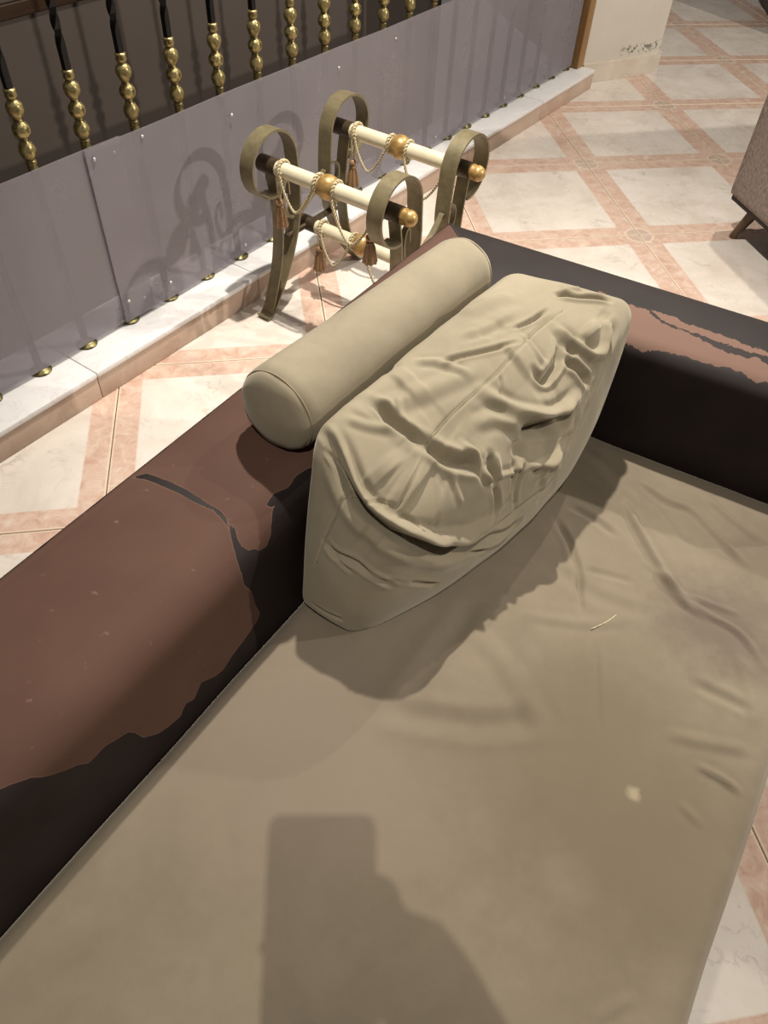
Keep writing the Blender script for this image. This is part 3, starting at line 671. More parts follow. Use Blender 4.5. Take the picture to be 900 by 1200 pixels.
PILLOW_FOLDS = [
    ([(-0.2535,-0.6589,0.6853),(-0.2414,-0.6722,0.6811),(-0.2303,-0.6912,0.6749),(-0.2103,-0.7062,0.6679),(-0.1968,-0.7199,0.6605)], -0.013000000000000001,0.0064),
    ([(-0.1843,-0.5846,0.692),(-0.1446,-0.5914,0.694),(-0.1213,-0.6084,0.6907),(-0.1083,-0.6186,0.6867)], 0.005200000000000001,0.0064),
    ([(-0.1473,-0.5905,0.694),(-0.1274,-0.5862,0.6953),(-0.0692,-0.5697,0.6936),(-0.0175,-0.5525,0.6882)], -0.0078000000000000005,0.004),
    ([(-0.2191,-0.6551,0.6826),(-0.2195,-0.6755,0.6781),(-0.2141,-0.6944,0.6723)], 0.005200000000000001,0.0048000000000000004),
    ([(-0.2955,-0.6854,0.6832),(-0.2642,-0.6968,0.6758),(-0.2321,-0.7033,0.6711)], 0.0039000000000000003,0.0064),
    ([(0.0822,-0.4247,0.6878),(0.1166,-0.4283,0.6823),(0.1451,-0.4281,0.6786),(0.1764,-0.43,0.6741)], -0.0182,0.005600000000000001),
    ([(0.094,-0.4107,0.6858),(0.1359,-0.404,0.6792)], 0.0078000000000000005,0.0064),
    ([(-0.0198,-0.5225,0.6945),(0.0195,-0.4982,0.6916),(0.0545,-0.4693,0.6903)], -0.0091,0.0032),
    ([(-0.1871,-0.7193,0.6585),(-0.1441,-0.6765,0.6683),(-0.1024,-0.6421,0.676),(-0.0615,-0.6067,0.6809),(-0.0111,-0.5531,0.6863),(0.0299,-0.5104,0.6864),(0.0925,-0.4585,0.6845)], -0.0026000000000000003,0.0024000000000000002),
    ([(-0.0038,-0.5944,0.6668),(0.0109,-0.6033,0.6576),(0.023,-0.5946,0.6572),(0.0469,-0.5649,0.6628),(0.0574,-0.5362,0.6711)], -0.0169,0.0064),
    ([(0.0578,-0.5627,0.6603),(0.0786,-0.5658,0.6496),(0.0926,-0.5731,0.6348),(0.1035,-0.5746,0.6228)], -0.015600000000000001,0.008),
    ([(-0.0091,-0.5318,0.691),(0.0148,-0.5715,0.6703),(0.0233,-0.5789,0.664)], 0.006500000000000001,0.005600000000000001),
    ([(0.0588,-0.5037,0.6817),(0.0795,-0.5298,0.6686),(0.1132,-0.5418,0.6483),(0.1384,-0.5241,0.645)], 0.0117,0.008),
    ([(-0.0596,-0.6125,0.6779),(-0.0619,-0.6408,0.664)], -0.005200000000000001,0.0032),
    ([(-0.0926,-0.6382,0.6756),(-0.0575,-0.6527,0.6547),(-0.0152,-0.655,0.6338),(0.0366,-0.6353,0.6158),(0.0837,-0.5953,0.6172)], 0.0117,0.009600000000000001),
    ([(-0.0294,-0.6686,0.631),(-0.0061,-0.6648,0.6169),(0.0369,-0.6435,0.6024),(0.0687,-0.6173,0.6026)], -0.0169,0.009600000000000001),
    ([(-0.1889,-0.7203,0.6585),(-0.1615,-0.737,0.6402),(-0.1114,-0.7359,0.6209)], -0.0143,0.009600000000000001),
    ([(-0.1362,-0.7127,0.646),(-0.1169,-0.7279,0.6301),(-0.1054,-0.7424,0.6102),(-0.0905,-0.7457,0.5863)], 0.010400000000000001,0.0048000000000000004),
    ([(-0.0956,-0.7199,0.6248),(-0.0903,-0.7444,0.5892)], -0.0182,0.0064),
    ([(-0.0832,-0.7356,0.5964),(-0.0559,-0.7206,0.5868),(-0.0326,-0.7018,0.5916)], 0.006500000000000001,0.004),
    ([(-0.053,-0.7105,0.6026),(-0.054,-0.7327,0.5556),(-0.072,-0.7501,0.5394)], -0.0078000000000000005,0.004),
    ([(-0.0365,-0.7051,0.5909),(-0.0465,-0.7259,0.5604),(-0.0461,-0.7376,0.5178)], -0.006500000000000001,0.004),
    ([(-0.0869,-0.744,0.584),(-0.0807,-0.7519,0.5518),(-0.0868,-0.7609,0.535)], -0.010400000000000001,0.0048000000000000004),
    ([(-0.195,-0.8164,0.5733),(-0.1419,-0.7934,0.5385),(-0.1087,-0.7748,0.5305),(-0.0865,-0.7607,0.5348)], 0.010400000000000001,0.009600000000000001),
    ([(-0.2268,-0.829,0.584),(-0.1792,-0.8128,0.5348),(-0.1283,-0.7902,0.5091),(-0.0813,-0.7631,0.4941),(-0.0317,-0.731,0.4842)], -0.0182,0.008),
    ([(-0.185,-0.8167,0.5216),(-0.1189,-0.786,0.4884),(-0.0547,-0.7449,0.4586)], -0.0078000000000000005,0.0048000000000000004),
    ([(-0.2224,-0.8342,0.4979),(-0.175,-0.8144,0.4573)], -0.0039000000000000003,0.004),
    ([(-0.1615,-0.7527,0.631),(-0.1453,-0.7811,0.592)], 0.005200000000000001,0.0048000000000000004),
    ([(-0.1711,-0.7592,0.6305),(-0.1921,-0.8133,0.5831)], -0.005200000000000001,0.004),
    ([(-0.0277,-0.704,0.5801),(0.0065,-0.6846,0.5662),(0.03,-0.665,0.5714)], 0.0078000000000000005,0.0064),
    ([(-0.0529,-0.7069,0.6078),(-0.0119,-0.6726,0.6126),(0.037,-0.6455,0.5989)], -0.0078000000000000005,0.009600000000000001),
    ([(-0.3287,-0.6979,0.674),(-0.3173,-0.7201,0.6686),(-0.3068,-0.752,0.6455),(-0.2976,-0.7759,0.6281),(-0.2815,-0.7991,0.6124),(-0.2535,-0.8228,0.5993),(-0.2191,-0.8284,0.5751),(-0.1724,-0.81,0.5342)], -0.015600000000000001,0.0064),
    ([(-0.3209,-0.7015,0.678),(-0.3094,-0.731,0.662),(-0.2982,-0.7617,0.6405),(-0.2825,-0.7871,0.6239),(-0.2569,-0.8113,0.6091),(-0.2193,-0.8232,0.5913),(-0.1766,-0.8092,0.5541)], 0.013000000000000001,0.008),
    ([(-0.3049,-0.7766,0.623),(-0.2876,-0.7875,0.6215),(-0.2597,-0.7919,0.6244),(-0.2411,-0.7995,0.6197),(-0.2297,-0.7841,0.6282),(-0.1931,-0.7344,0.6525)], -0.0039000000000000003,0.0024000000000000002),
    ([(-0.2397,-0.8064,0.615),(-0.2235,-0.8133,0.6067),(-0.2091,-0.8186,0.5916)], -0.006500000000000001,0.0024000000000000002),
    ([(-0.3385,-0.7866,0.551),(-0.3258,-0.8049,0.5433),(-0.2922,-0.8305,0.5387),(-0.2473,-0.8412,0.5024)], -0.0078000000000000005,0.0048000000000000004),
    ([(-0.3326,-0.7992,0.5414),(-0.3036,-0.828,0.525)], -0.005200000000000001,0.0032),
    ([(-0.253,-0.8411,0.5182),(-0.1736,-0.8138,0.4574)], -0.0039000000000000003,0.0032),
    ([(-0.3272,-0.7232,0.6628),(-0.3114,-0.7472,0.6478),(-0.3036,-0.7656,0.6348)], -0.005200000000000001,0.0032),
    ([(-0.3044,-0.772,0.6282),(-0.3177,-0.7798,0.6027),(-0.3358,-0.7862,0.5575),(-0.3534,-0.7936,0.4971)], -0.0026000000000000003,0.0024000000000000002),
    ([(-0.3638,-0.8014,0.4292),(-0.3423,-0.8242,0.4291),(-0.318,-0.8419,0.4306)], -0.006500000000000001,0.0032),
    ([(-0.2795,-0.6487,0.6837),(-0.242,-0.6788,0.6795),(-0.1969,-0.7202,0.6604),(-0.1541,-0.738,0.6371),(-0.1117,-0.7381,0.6191),(-0.0902,-0.7455,0.5861)], -0.006,0.01),
    ([(-0.2307,-0.7653,0.6402),(-0.2091,-0.7796,0.6275)], 0.014,0.05),
    ([(-0.2635,-0.7497,0.6527),(-0.2482,-0.7654,0.6424)], 0.008,0.03),
    ([(-0.0352,-0.5875,0.6814),(0.007,-0.557,0.6792)], 0.01,0.035),
    ([(0.1093,-0.5015,0.6724),(0.1216,-0.5135,0.6637)], 0.014,0.03),
    ([(-0.0554,-0.7014,0.6165),(0.0106,-0.6606,0.6063),(0.0459,-0.6344,0.6056)], -0.016,0.022),
    ([(-0.211,-0.6345,0.686),(-0.1841,-0.621,0.6883)], 0.008,0.03),
    ([(-0.0027,-0.6995,0.5465),(0.0417,-0.6629,0.5518)], 0.01,0.03),
    ([(-0.3121,-0.725,0.6661),(-0.2976,-0.7759,0.6281),(-0.2792,-0.8028,0.6095),(-0.2389,-0.8301,0.5882),(-0.1719,-0.8108,0.527),(-0.1087,-0.78,0.4915)], -0.012,0.013),
    ([(-0.2648,-0.672,0.6835),(-0.2146,-0.6572,0.6818),(-0.1486,-0.6312,0.6857),(-0.0921,-0.6024,0.6894)], 0.005,0.012),
    ([(-0.0892,-0.4747,0.6913),(0.006,-0.4278,0.6943)], 0.006,0.014),
    ([(-0.1063,-0.5482,0.6967),(-0.0467,-0.521,0.6965),(0.0025,-0.4905,0.6959)], -0.005,0.008),
    ([(-0.114,-0.6882,0.6517),(-0.0782,-0.6714,0.6496),(-0.0375,-0.6739,0.6315)], 0.006,0.01),
    ([(0.1747,-0.4776,0.6598),(0.142,-0.5347,0.6279),(0.1048,-0.5856,0.6023)], -0.006,0.006),
    ([(0.1522,-0.474,0.6719),(0.1519,-0.5037,0.6547),(0.1202,-0.5593,0.6229)], 0.006,0.008),
    ([(0.0809,-0.613,0.5925),(0.0495,-0.654,0.5609),(0.0176,-0.6871,0.5317)], -0.007,0.006),
    ([(0.0551,-0.6191,0.6174),(0.0288,-0.659,0.5857),(-0.0113,-0.7065,0.5454)], 0.007,0.008),
    ([(0.0309,-0.6793,0.5126),(-0.0324,-0.729,0.5149),(-0.1106,-0.7801,0.5059)], -0.006,0.006),
    ([(0.1054,-0.5884,0.5958),(0.0599,-0.648,0.5542)], -0.004,0.004),
]
PILLOW_SEAMS = [
    [(-0.1871,-0.7193,0.6585),(-0.1441,-0.6765,0.6683),(-0.1024,-0.6421,0.676),(-0.0615,-0.6067,0.6809),(-0.0111,-0.5531,0.6863),(0.0299,-0.5104,0.6864),(0.0822,-0.466,0.6856)],
    [(-0.3049,-0.7766,0.623),(-0.2876,-0.7875,0.6215),(-0.2597,-0.7919,0.6244),(-0.2411,-0.7995,0.6197),(-0.2297,-0.7841,0.6282),(-0.1931,-0.7344,0.6525)],
    [(-0.2397,-0.8064,0.615),(-0.2235,-0.8133,0.6067),(-0.2091,-0.8186,0.5916)],
    [(-0.3044,-0.772,0.6282),(-0.3177,-0.7798,0.6027),(-0.3358,-0.7862,0.5575),(-0.3505,-0.793,0.5091)],
]
SEAT_FOLDS = [
    ([(0.0682,-0.6589,0.3996),(0.0756,-0.7135,0.4012),(0.0728,-0.7453,0.4023),(0.0695,-0.7801,0.4029),(0.0475,-0.8565,0.4039)], -0.01,0.0048000000000000004),
    ([(0.2067,-0.6339,0.3974),(0.2043,-0.6846,0.3982),(0.2083,-0.7702,0.3995),(0.2159,-0.8477,0.3995),(0.245,-0.891,0.3979)], 0.012,0.005600000000000001),
    ([(0.2455,-0.5714,0.3949),(0.284,-0.6418,0.396),(0.3174,-0.6682,0.3959),(0.3365,-0.7384,0.3977),(0.3581,-0.8014,0.3965)], 0.01,0.0064),
    ([(0.359,-0.6379,0.3941),(0.3804,-0.7042,0.3961),(0.4101,-0.7614,0.3956)], 0.008,0.0064),
    ([(0.2238,-0.8396,0.3994),(0.2732,-0.8719,0.3978),(0.2984,-0.8882,0.3965)], 0.006,0.004),
    ([(0.1019,-0.6346,0.3986),(0.1363,-0.6713,0.3991),(0.1594,-0.713,0.3995)], -0.006,0.0064),
    ([(0.0826,-0.7766,0.4026),(0.1519,-0.8082,0.4011)], -0.004,0.005600000000000001),
    ([(0.0498,-0.9144,0.4043),(0.0082,-1.0481,0.4057)], -0.004,0.0048000000000000004),
    ([(0.1884,-0.772,0.3997),(0.2398,-0.8713,0.3984),(0.2826,-0.9195,0.3967),(0.295,-0.9824,0.3954)], 0.008,0.0048000000000000004),
    ([(0.1715,-0.9941,0.3999),(0.2387,-1.0446,0.396)], -0.006,0.008),
    ([(0.1254,-1.1108,0.398),(0.1548,-1.1334,0.3957),(0.1696,-1.154,0.3945)], 0.008,0.0048000000000000004),
    ([(0.0827,-1.1581,0.3986),(0.098,-1.1848,0.3967)], 0.004,0.0048000000000000004),
    ([(-0.1075,-1.3663,0.3999),(-0.056,-1.3518,0.3963)], 0.004,0.0048000000000000004),
    ([(0.1846,-0.5031,0.3943),(0.2082,-0.5752,0.396),(0.2378,-0.6639,0.3972)], 0.006,0.009600000000000001),
    ([(-0.1036,-0.8076,0.4027),(-0.1757,-0.8921,0.404),(-0.2543,-0.9794,0.4059)], -0.004,0.016),
    ([(-0.2892,-0.9739,0.4045),(-0.1548,-1.0189,0.4069),(-0.0581,-1.0194,0.4071)], -0.006,0.016),
    ([(0.1968,-0.5162,0.3944),(0.2278,-0.5883,0.3958),(0.2529,-0.6656,0.3971),(0.2649,-0.746,0.3987)], 0.004,0.01),
    ([(0.0228,-0.7556,0.4029),(0.0831,-0.8319,0.4034),(0.1529,-0.8716,0.401)], -0.003,0.012),
    ([(-0.0462,-0.8479,0.4039),(0.0404,-0.875,0.4041),(0.1211,-0.881,0.4022)], 0.003,0.008),
    ([(-0.1187,-0.8699,0.4043),(-0.0873,-0.9481,0.4063),(-0.0656,-1.0438,0.4073)], 0.003,0.014),
    ([(0.1003,-1.0636,0.4016),(0.1558,-1.0821,0.3982),(0.2111,-1.1004,0.3946)], 0.004,0.008),
    ([(0.2606,-0.9452,0.3975),(0.2534,-1.0155,0.3961),(0.2287,-1.0779,0.395)], 0.004,0.01),
]
SEAT_POINTS = {'purple': (0.2582, -0.9066, 0.3975), 'dark1': (0.0104, -1.1679, 0.4019), 'dark2': (-0.0893, -1.1226, 0.4062), 'pale': (0.0255, -1.1372, 0.4027), 'pink': (-0.4196, -0.9926, 0.4012), 'dark3': (0.0222, -1.0031, 0.4054), 'thread0': (0.052, -0.8889, 0.4042), 'thread1': (0.1007, -0.8681, 0.4033), 'purple2': (0.3743, -0.7761, 0.3963)}
#TRACE_END
def arm_mesh(name, prof, w, end, n, is_back, parent):
    V = []; m = len(prof)
    for i in range(n+1):
        t = (i/n)
        for d, z in prof:
            along = d+(end-d)*t
            V.append((along, d, z) if is_back else (d, along, z))
    V = np.array(V); F = []
    for i in range(n):
        for k in range(m-1):
            a = i*m+k
            F.append((a, a+1, a+m+1, a+m) if is_back else (a, a+m, a+m+1, a+1))
    cap = [n*m+k for k in range(m)]
    F.append(tuple(cap) if is_back else tuple(cap[::-1]))
    al = V[:, 0] if is_back else V[:, 1]
    ww = np.tile(w, n+1); P2 = np.stack([al, ww], 1)
    # slight sag and unevenness of the padding
    L = sof_local(V); hz = 0.003*smooth_noise(L, 9, 3)*(ww > 0.56); L[:, 2] += hz
    coat = np.full(len(V), -0.2 if is_back else 0.2); rag = np.full(len(V), 0.006)
    if is_back and COAT_BACK:
        coat = np.max([poly_sd(P2, q) for q in COAT_BACK], axis=0)
        rag[:] = 0.0026; coat = coat+0.0012
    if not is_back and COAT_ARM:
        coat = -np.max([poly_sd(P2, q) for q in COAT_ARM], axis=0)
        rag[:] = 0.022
    if is_back:                                   # coating left along the outer top edge and on the outside
        coat = np.maximum(coat, np.where(ww < W_EDGE, 0.004, -0.2)+0*coat)
        coat = np.maximum(coat, W_EDGE+0.0022-ww+0.0016*np.sin(al*61)+0.0012*np.sin(al*143+1))
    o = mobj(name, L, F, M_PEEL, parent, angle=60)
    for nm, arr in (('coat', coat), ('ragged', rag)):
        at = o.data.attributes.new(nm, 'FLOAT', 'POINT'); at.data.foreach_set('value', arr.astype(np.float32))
    return o
W_EDGE = 0.550
back = arm_mesh('backrest', PROF_B, W_B, 1.64, 400, True, sofa)
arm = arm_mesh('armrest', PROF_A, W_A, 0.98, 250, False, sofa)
back['label'] = 'long sofa back, leather flaked away to brown'; arm['label'] = 'far sofa arm in near-black leather with a flaked strip'
# stitched mitre seam where arm and back meet
ms = []
for (d, z), (d2, z2) in zip(PROF_B[::6], np.array([PROF_A[int(k*(len(PROF_A)-1)/(len(PROF_B)-1))] for k in range(0, len(PROF_B), 6)])):
    if z > 0.40 or d < 0.01: ms.append((d, d, z+0.0005))
mobj('mitre_seam', *tube_vf(sof_local(ms), 0.0022, 6), M_DARKBASE, back)
mobj('base', *[(lambda v, f: (sof_local(v), f))(*box_vf(0.02, 1.62, 0.02, 0.89, 0.05, 0.20))][0], M_DARKBASE, sofa, smooth=False)
for a, b in ((0.06, 0.06), (0.06, 0.84), (1.56, 0.06), (1.56, 0.84)):
    x, y = sof(a, b); mobj('foot', *lathe_vf([(0.022, 0.0), (0.026, 0.05)], 14, 'z', (x-SC[0], y-SC[1], 0)), M_DARKBASE, sofa, angle=40)
# seat
U, SF = cube_grid(330, 165, 26)
sh = np.array([0.712, 0.352, 0.140]); ctr = np.array([0.212+0.712, 0.226+0.352, 0.252])
S = round_cube(U, sh, 0.032)
S[:, 2] += 0.016*(1-(S[:, 0]/sh[0])**2)*(1-(S[:, 1]/sh[1])**2)*(U[:, 2] > 0)
S += ctr
seatP = sof_local(S); seatN = vnormals(seatP, SF)
if seatN[np.argmax(seatP[:, 2])][2] < 0: SF = [f[::-1] for f in SF]; seatN = -seatN
top = np.clip((S[:, 2]-0.30)/0.08, 0, 1)
seatP = seatP+seatN*(0.0035*fbm_height(seatP, 11, 21)*top)[:, None]
seatP = relax(folds(seatP, seatN, SEAT_FOLDS), SF, 2, 0.5)
SPT = lambda k: SEAT_POINTS.get(k, (0.0, 0.0, 0.0))
def P3(a, b, z=0.40): q = sof_local([(a, b, z)])[0]; return float(q[0]), float(q[1]), float(q[2])
SEAT_STAINS_AND_LIGHT = [
    (*SPT('dark1'), 0.26, srgb(101, 90, 72), 0.65, 7), (*SPT('dark2'), 0.22, srgb(103, 92, 75), 0.55, 7), (*SPT('dark3'), 0.14, srgb(103, 92, 75), 0.5, 9),
    (*SPT('pink'), 0.28, srgb(122, 110, 96), 0.7, 5), (*SPT('purple'), 0.13, srgb(94, 82, 73), 0.75, 14), (*SPT('purple2'), 0.08, srgb(102, 89, 77), 0.5, 16),  # pink: left side's tone from light direction on the nap, put into the colour
    (*SPT('pale'), 0.012, srgb(150, 137, 113), 0.8, 60)]
M_SEAT = mat_velvet('stained_beige_velvet', srgb(109, 99, 83), srgb(119, 108, 91), srgb(128, 117, 100), SEAT_STAINS_AND_LIGHT)
seat = mobj('seat_cushion', seatP, SF, M_SEAT, sofa); seat['label'] = 'wide creased beige velvet seat with dark stains'

# ------------------------------------------------------------------ bolster on the sofa back
bl_r, bl_len = 0.0625, 0.505
def bolster():
    prof = []
    half = bl_len/2
    for x, r in ((-half-.020, .002), (-half-.019, .02), (-half-.014, .042), (-half-.007, .060), (-half, .069), (-half+.006, .0725), (-half+.009, .0722), (-half+.012, .0742)):
        prof.append((r*bl_r/.077, x))
    for x in np.linspace(-half+.02, half-.02, 60): prof.append((bl_r*(1+0.012*math.sin(x*14)), x))
    for x, r in ((half-.012, .0742), (half-.009, .0722), (half-.006, .0725), (half-.001, .069), (half+.004, .060), (half+.009, .042), (half+.0115, .02), (half+.012, .002)):
        prof.append((r*bl_r/.077, x))
    V, F = lathe_vf(prof, 72, 'x'); V = np.array(V)
    rad = np.hypot(V[:, 1], V[:, 2]); ends = np.exp(-((np.abs(V[:, 0])-half)/0.05)**2)
    th = np.arctan2(V[:, 2], V[:, 1])
    k = 1+(0.010*np.sin(7*th+1.3+V[:, 0]*9)*ends+0.012*fbm_height(V, 16, 5)*0.6)
    V[:, 1] *= k; V[:, 2] *= k
    V[:, 2] = np.where(V[:, 2] < -bl_r*0.86, -bl_r*0.86+(V[:, 2]+bl_r*0.86)*0.2, V[:, 2])   # settles on the back
    tp = 1-0.055*V[:, 0]/half; V[:, 1] *= tp; V[:, 2] *= tp
    return V, F
bx, by = sof(0.495, 0.150)
bol = mobj('bolster_cushion', *bolster(), M_PILLOW, loc=(bx, by, 0.606+bl_r*0.885))
bol.rotation_euler = (0, 0, math.atan2(-0.51*SU[1]+0.03*SV[1], -0.51*SU[0]+0.03*SV[0]))
tag(bol, 'long round beige velvet bolster lying along the sofa back', 'cushion')
for sx in (-1, 1):
    t = np.linspace(0, 2*math.pi, 64)
    mobj('end_seam', *tube_vf(np.stack([np.full(64, sx*(bl_len/2-.009)), bl_r*.950*(1-.055*sx)*np.cos(t), bl_r*.950*(1-.055*sx)*np.sin(t)], 1), 0.0011, 5), M_SEAM, bol)

# ------------------------------------------------------------------ big slumped box pillow leaning against the sofa back
PC = dict(nbb=(.860, .240, .388), nbf=(.862, .338, .388), ntb=(.765, .205, .690), ntf=(.815, .385, .600),
          fbb=(.235, .250, .388), fbf=(.265, .445, .388), ftb=(.220, .232, .680), ftf=(.165, .468, .675))
def pillow_base():
    U, F = cube_grid(240, 108, 120)
    R = round_cube(U, (1, 0.45, 0.5), 0.15); q = R/np.array([1, 0.45, 0.5])          # -1..1 with rounded edges
    x, y, z = (q.T+1)/2          # x: far->near, y: back->front, z: bottom->top
    C = {k: np.array(v) for k, v in PC.items()}
    def tri(x, y, z):
        x, y, z = x[:, None], y[:, None], z[:, None]
        return ((1-z)*((1-y)*((1-x)*C['fbb']+x*C['nbb'])+y*((1-x)*C['fbf']+x*C['nbf']))
                + z*((1-y)*((1-x)*C['ftb']+x*C['ntb'])+y*((1-x)*C['ftf']+x*C['ntf'])))
    A = tri(x, y, z)
    A[:, 1] += 0.040*np.clip(4*x*(1-x), 0, 1)**0.8*y*np.sqrt(np.clip(1-z, 0, 1))
    P = sof_local(A)
    g = lambda t: np.clip(4*t*(1-t), 0, 1)
    N = vnormals(P, F)
    if N[np.argmax(P[:, 2])][2] < 0: F = [f[::-1] for f in F]; N = -N
    topf, front, nearf, farf = z > .97, y > .97, x > .97, x < .03
    H = 0.030*g(x)*g(y)*np.clip((z-.5)*2, 0, 1)+0.044*g(x)*g(z)**0.8*np.clip((y-.5)*2, 0, 1)*(1.1-0.5*z)
    H += 0.014*g(y)*g(z)*np.clip((x-.5)*2, 0, 1)+0.010*g(y)*g(z)*np.clip((.5-x)*2, 0, 1)
    P = P+N*H[:, None]
    return P, F, (x, y, z)
PB, PF, _ = pillow_base()
PN = vnormals(PB, PF)
PB = PB+PN*(0.0042*fbm_height(PB, 22, 31)*np.clip((PB[:, 2]-.39)/.04, 0, 1))[:, None]
PB0 = PB.copy()
PB = relax(folds(PB, PN, PILLOW_FOLDS), PF, 2, 0.6)
_kd = __import__('mathutils').kdtree.KDTree(len(PB0))
for _i, _v in enumerate(PB0): _kd.insert(_v, _i)
_kd.balance()
def on_pillow(q): k = _kd.find(q)[1]; return np.array(q)+PB[k]-PB0[k]
px, py = sof(0.52, 0.33)
off = np.array([px-SC[0], py-SC[1], 0.385])
pil = mobj('back_pillow', PB-off, PF, M_PILLOW, loc=(px, py, 0.385))
tag(pil, 'large crumpled beige velvet box pillow slumped against the sofa back', 'cushion')
for ln in PILLOW_SEAMS:
    mobj('seam', *tube_vf(np.array([on_pillow(q) for q in catmull(ln, 9)])-off, 0.0009, 5), M_SEAM, pil)

# ------------------------------------------------------------------ grey woven armchair-sofa at the right edge
s2 = empty('grey_sofa', (0.31, -0.576, 0), math.radians(4.0)-math.pi/2)       # local x towards the viewer, local y to the right
tag(s2, 'grey woven fabric sofa with a tapered wooden leg at the right edge', 'sofa')
def rbox(x0, x1, y0, y1, z0, z1, r, n=(24, 24, 24)):
    U, F = cube_grid(*n); h = np.array([(x1-x0)/2, (y1-y0)/2, (z1-z0)/2])
    return round_cube(U, h, r)+np.array([(x0+x1)/2, (y0+y1)/2, (z0+z1)/2]), F
mobj('side_panel', *rbox(0.0, 0.90, 0.0, 0.16, 0.135, 0.62, 0.012), M_WOVEN, s2)
mobj('seat_box', *rbox(0.02, 0.86, 0.162, 1.7, 0.135, 0.40, 0.02), M_WOVEN, s2)
mobj('backrest', *rbox(0.0, 0.20, 0.162, 1.7, 0.402, 0.80, 0.03), M_WOVEN, s2)
mobj('seat_pad', *rbox(0.205, 0.88, 0.165, 1.7, 0.402, 0.47, 0.03), M_WOVEN, s2)
mobj('underframe', *box_vf(0.012, 0.885, 0.010, 1.68, 0.120, 0.134), M_DARKBASE, s2, smooth=False)
for x, y, dx, dy in ((0.10, 0.065, -0.03, -0.035), (0.82, 0.065, 0.03, -0.035), (0.10, 1.6, -0.03, 0.035), (0.82, 1.6, 0.03, 0.035)):
    mobj('leg', *tube_vf([(x, y, 0.121), (x+dx, y+dy, 0.0)], [0.021, 0.013], 14), M_LEG, s2, angle=40)

# ------------------------------------------------------------------ dark wooden cabinet in the far corner of the hall
cb = empty('dark_cabinet', (1.70, 1.52, 0), math.radians(-17)); tag(cb, 'dark mahogany cabinet corner at the far end of the tiled hall', 'cabinet')
mobj('body', *box_vf(0.0, 1.0, 0.0, 0.8, 0.06, 1.25, 0.006), M_DARKWOOD, cb, angle=30)
mobj('plinth', *box_vf(0.02, 0.98, 0.02, 0.78, 0.0, 0.06), M_DARKWOOD, cb, smooth=False)
for k in range(2):
    d = mobj('door', *box_vf(0.03+.475*k, 0.495+.475*k, -0.018, 0.0, 0.10, 1.20, 0.004), M_DARKWOOD, cb, angle=30)
    mobj('knob', *lathe_vf([(0.012, 0), (0.008, 0.01), (0.014, 0.02), (0.004, 0.028)], 12, 'z', (0, 0, 0)), M_GOLD, d).location = (0.45 if k == 0 else 0.55, -0.018, 0.5)

# ------------------------------------------------------------------ a pale thread of lint lying on the seat
if SEAT_POINTS:
    t0, t1 = np.array(SEAT_POINTS['thread0']), np.array(SEAT_POINTS['thread1'])
    mid = (t0+t1)/2+np.array([0.002, -0.002, 0.0015])
    lint = mobj('lint_thread', *tube_vf(catmull([np.zeros(3)+[0, 0, .0012], mid-t0+[0, 0, .0012], t1-t0+[0, 0, .0012]], 5), 0.0008, 5), M_ROPE,
                loc=tuple(t0+np.array([SC[0], SC[1], 0])))
    tag(lint, 'short pale thread of lint lying on the beige seat', 'thread')

# ------------------------------------------------------------------ the photographer, standing in front of the seat and holding the phone
M_SKIN = simple('skin', srgb(196, 150, 122), 0.5, 0, 0.06, 20)
M_SHIRT = simple('navy_shirt', srgb(44, 50, 66), 0.85, 0, 0.1, 40, 0.2, 300)
M_JEANS = simple('dark_jeans', srgb(40, 44, 54), 0.9, 0, 0.12, 60, 0.2, 300)
M_SHOE = simple('black_shoe', srgb(26, 25, 26), 0.5)
M_HAIR = simple('dark_hair', srgb(34, 26, 22), 0.6, 0, 0.2, 80, 0.4, 260)
M_PHONE = simple('graphite_phone', srgb(44, 44, 48), 0.3, 0.4)
M_GLASS = simple('black_glass', srgb(12, 12, 14), 0.08)
PT = CAM-0.022*CR-0.016*CD-0.0055*CF                      # middle of the phone's top edge
def ph(x, y, z): return PT+x*CR+y*CD+z*CF                  # x right, y down along the phone, z towards the scene
phone_rot = Matrix(((CR[0], -CD[0], -CF[0]), (CR[1], -CD[1], -CF[1]), (CR[2], -CD[2], -CF[2]))).to_euler()
phone = empty('smartphone', tuple(ph(0, 0.15, 0))); phone.rotation_euler = phone_rot
tag(phone, 'dark smartphone held upright in the photographer\'s hand', 'phone')
U, F = cube_grid(16, 28, 6); B = round_cube(U, (0.0378, 0.075, 0.0039), 0.0036)
kx = np.clip(np.abs(B[:, 0])-0.0278, 0, None); ky = np.clip(np.abs(B[:, 1])-0.065, 0, None)      # round the outline corners
rr = np.hypot(kx, ky); f_ = np.where((kx > 0) & (ky > 0) & (rr > 0.010), 0.010/np.maximum(rr, 1e-9), 1.0)
B[:, 0] = np.sign(B[:, 0])*(np.minimum(np.abs(B[:, 0]), 0.0278)+kx*f_); B[:, 1] = np.sign(B[:, 1])*(np.minimum(np.abs(B[:, 1]), 0.065)+ky*f_)
mobj('case', B+np.array([0, 0.075, 0]), F, M_PHONE, phone)
mobj('screen', *box_vf(-0.0345, 0.0345, 0.004, 0.146, 0.0036, 0.0043, 0.0002), M_GLASS, phone, smooth=False)
for lx, ly in ((0.016, 0.132), (0.016, 0.113)):
    mobj('lens_ring', *lathe_vf([(0.0075, -0.0046), (0.0075, -0.0036)], 20, 'z', (lx, ly, 0)), M_GLASS, phone, angle=40)

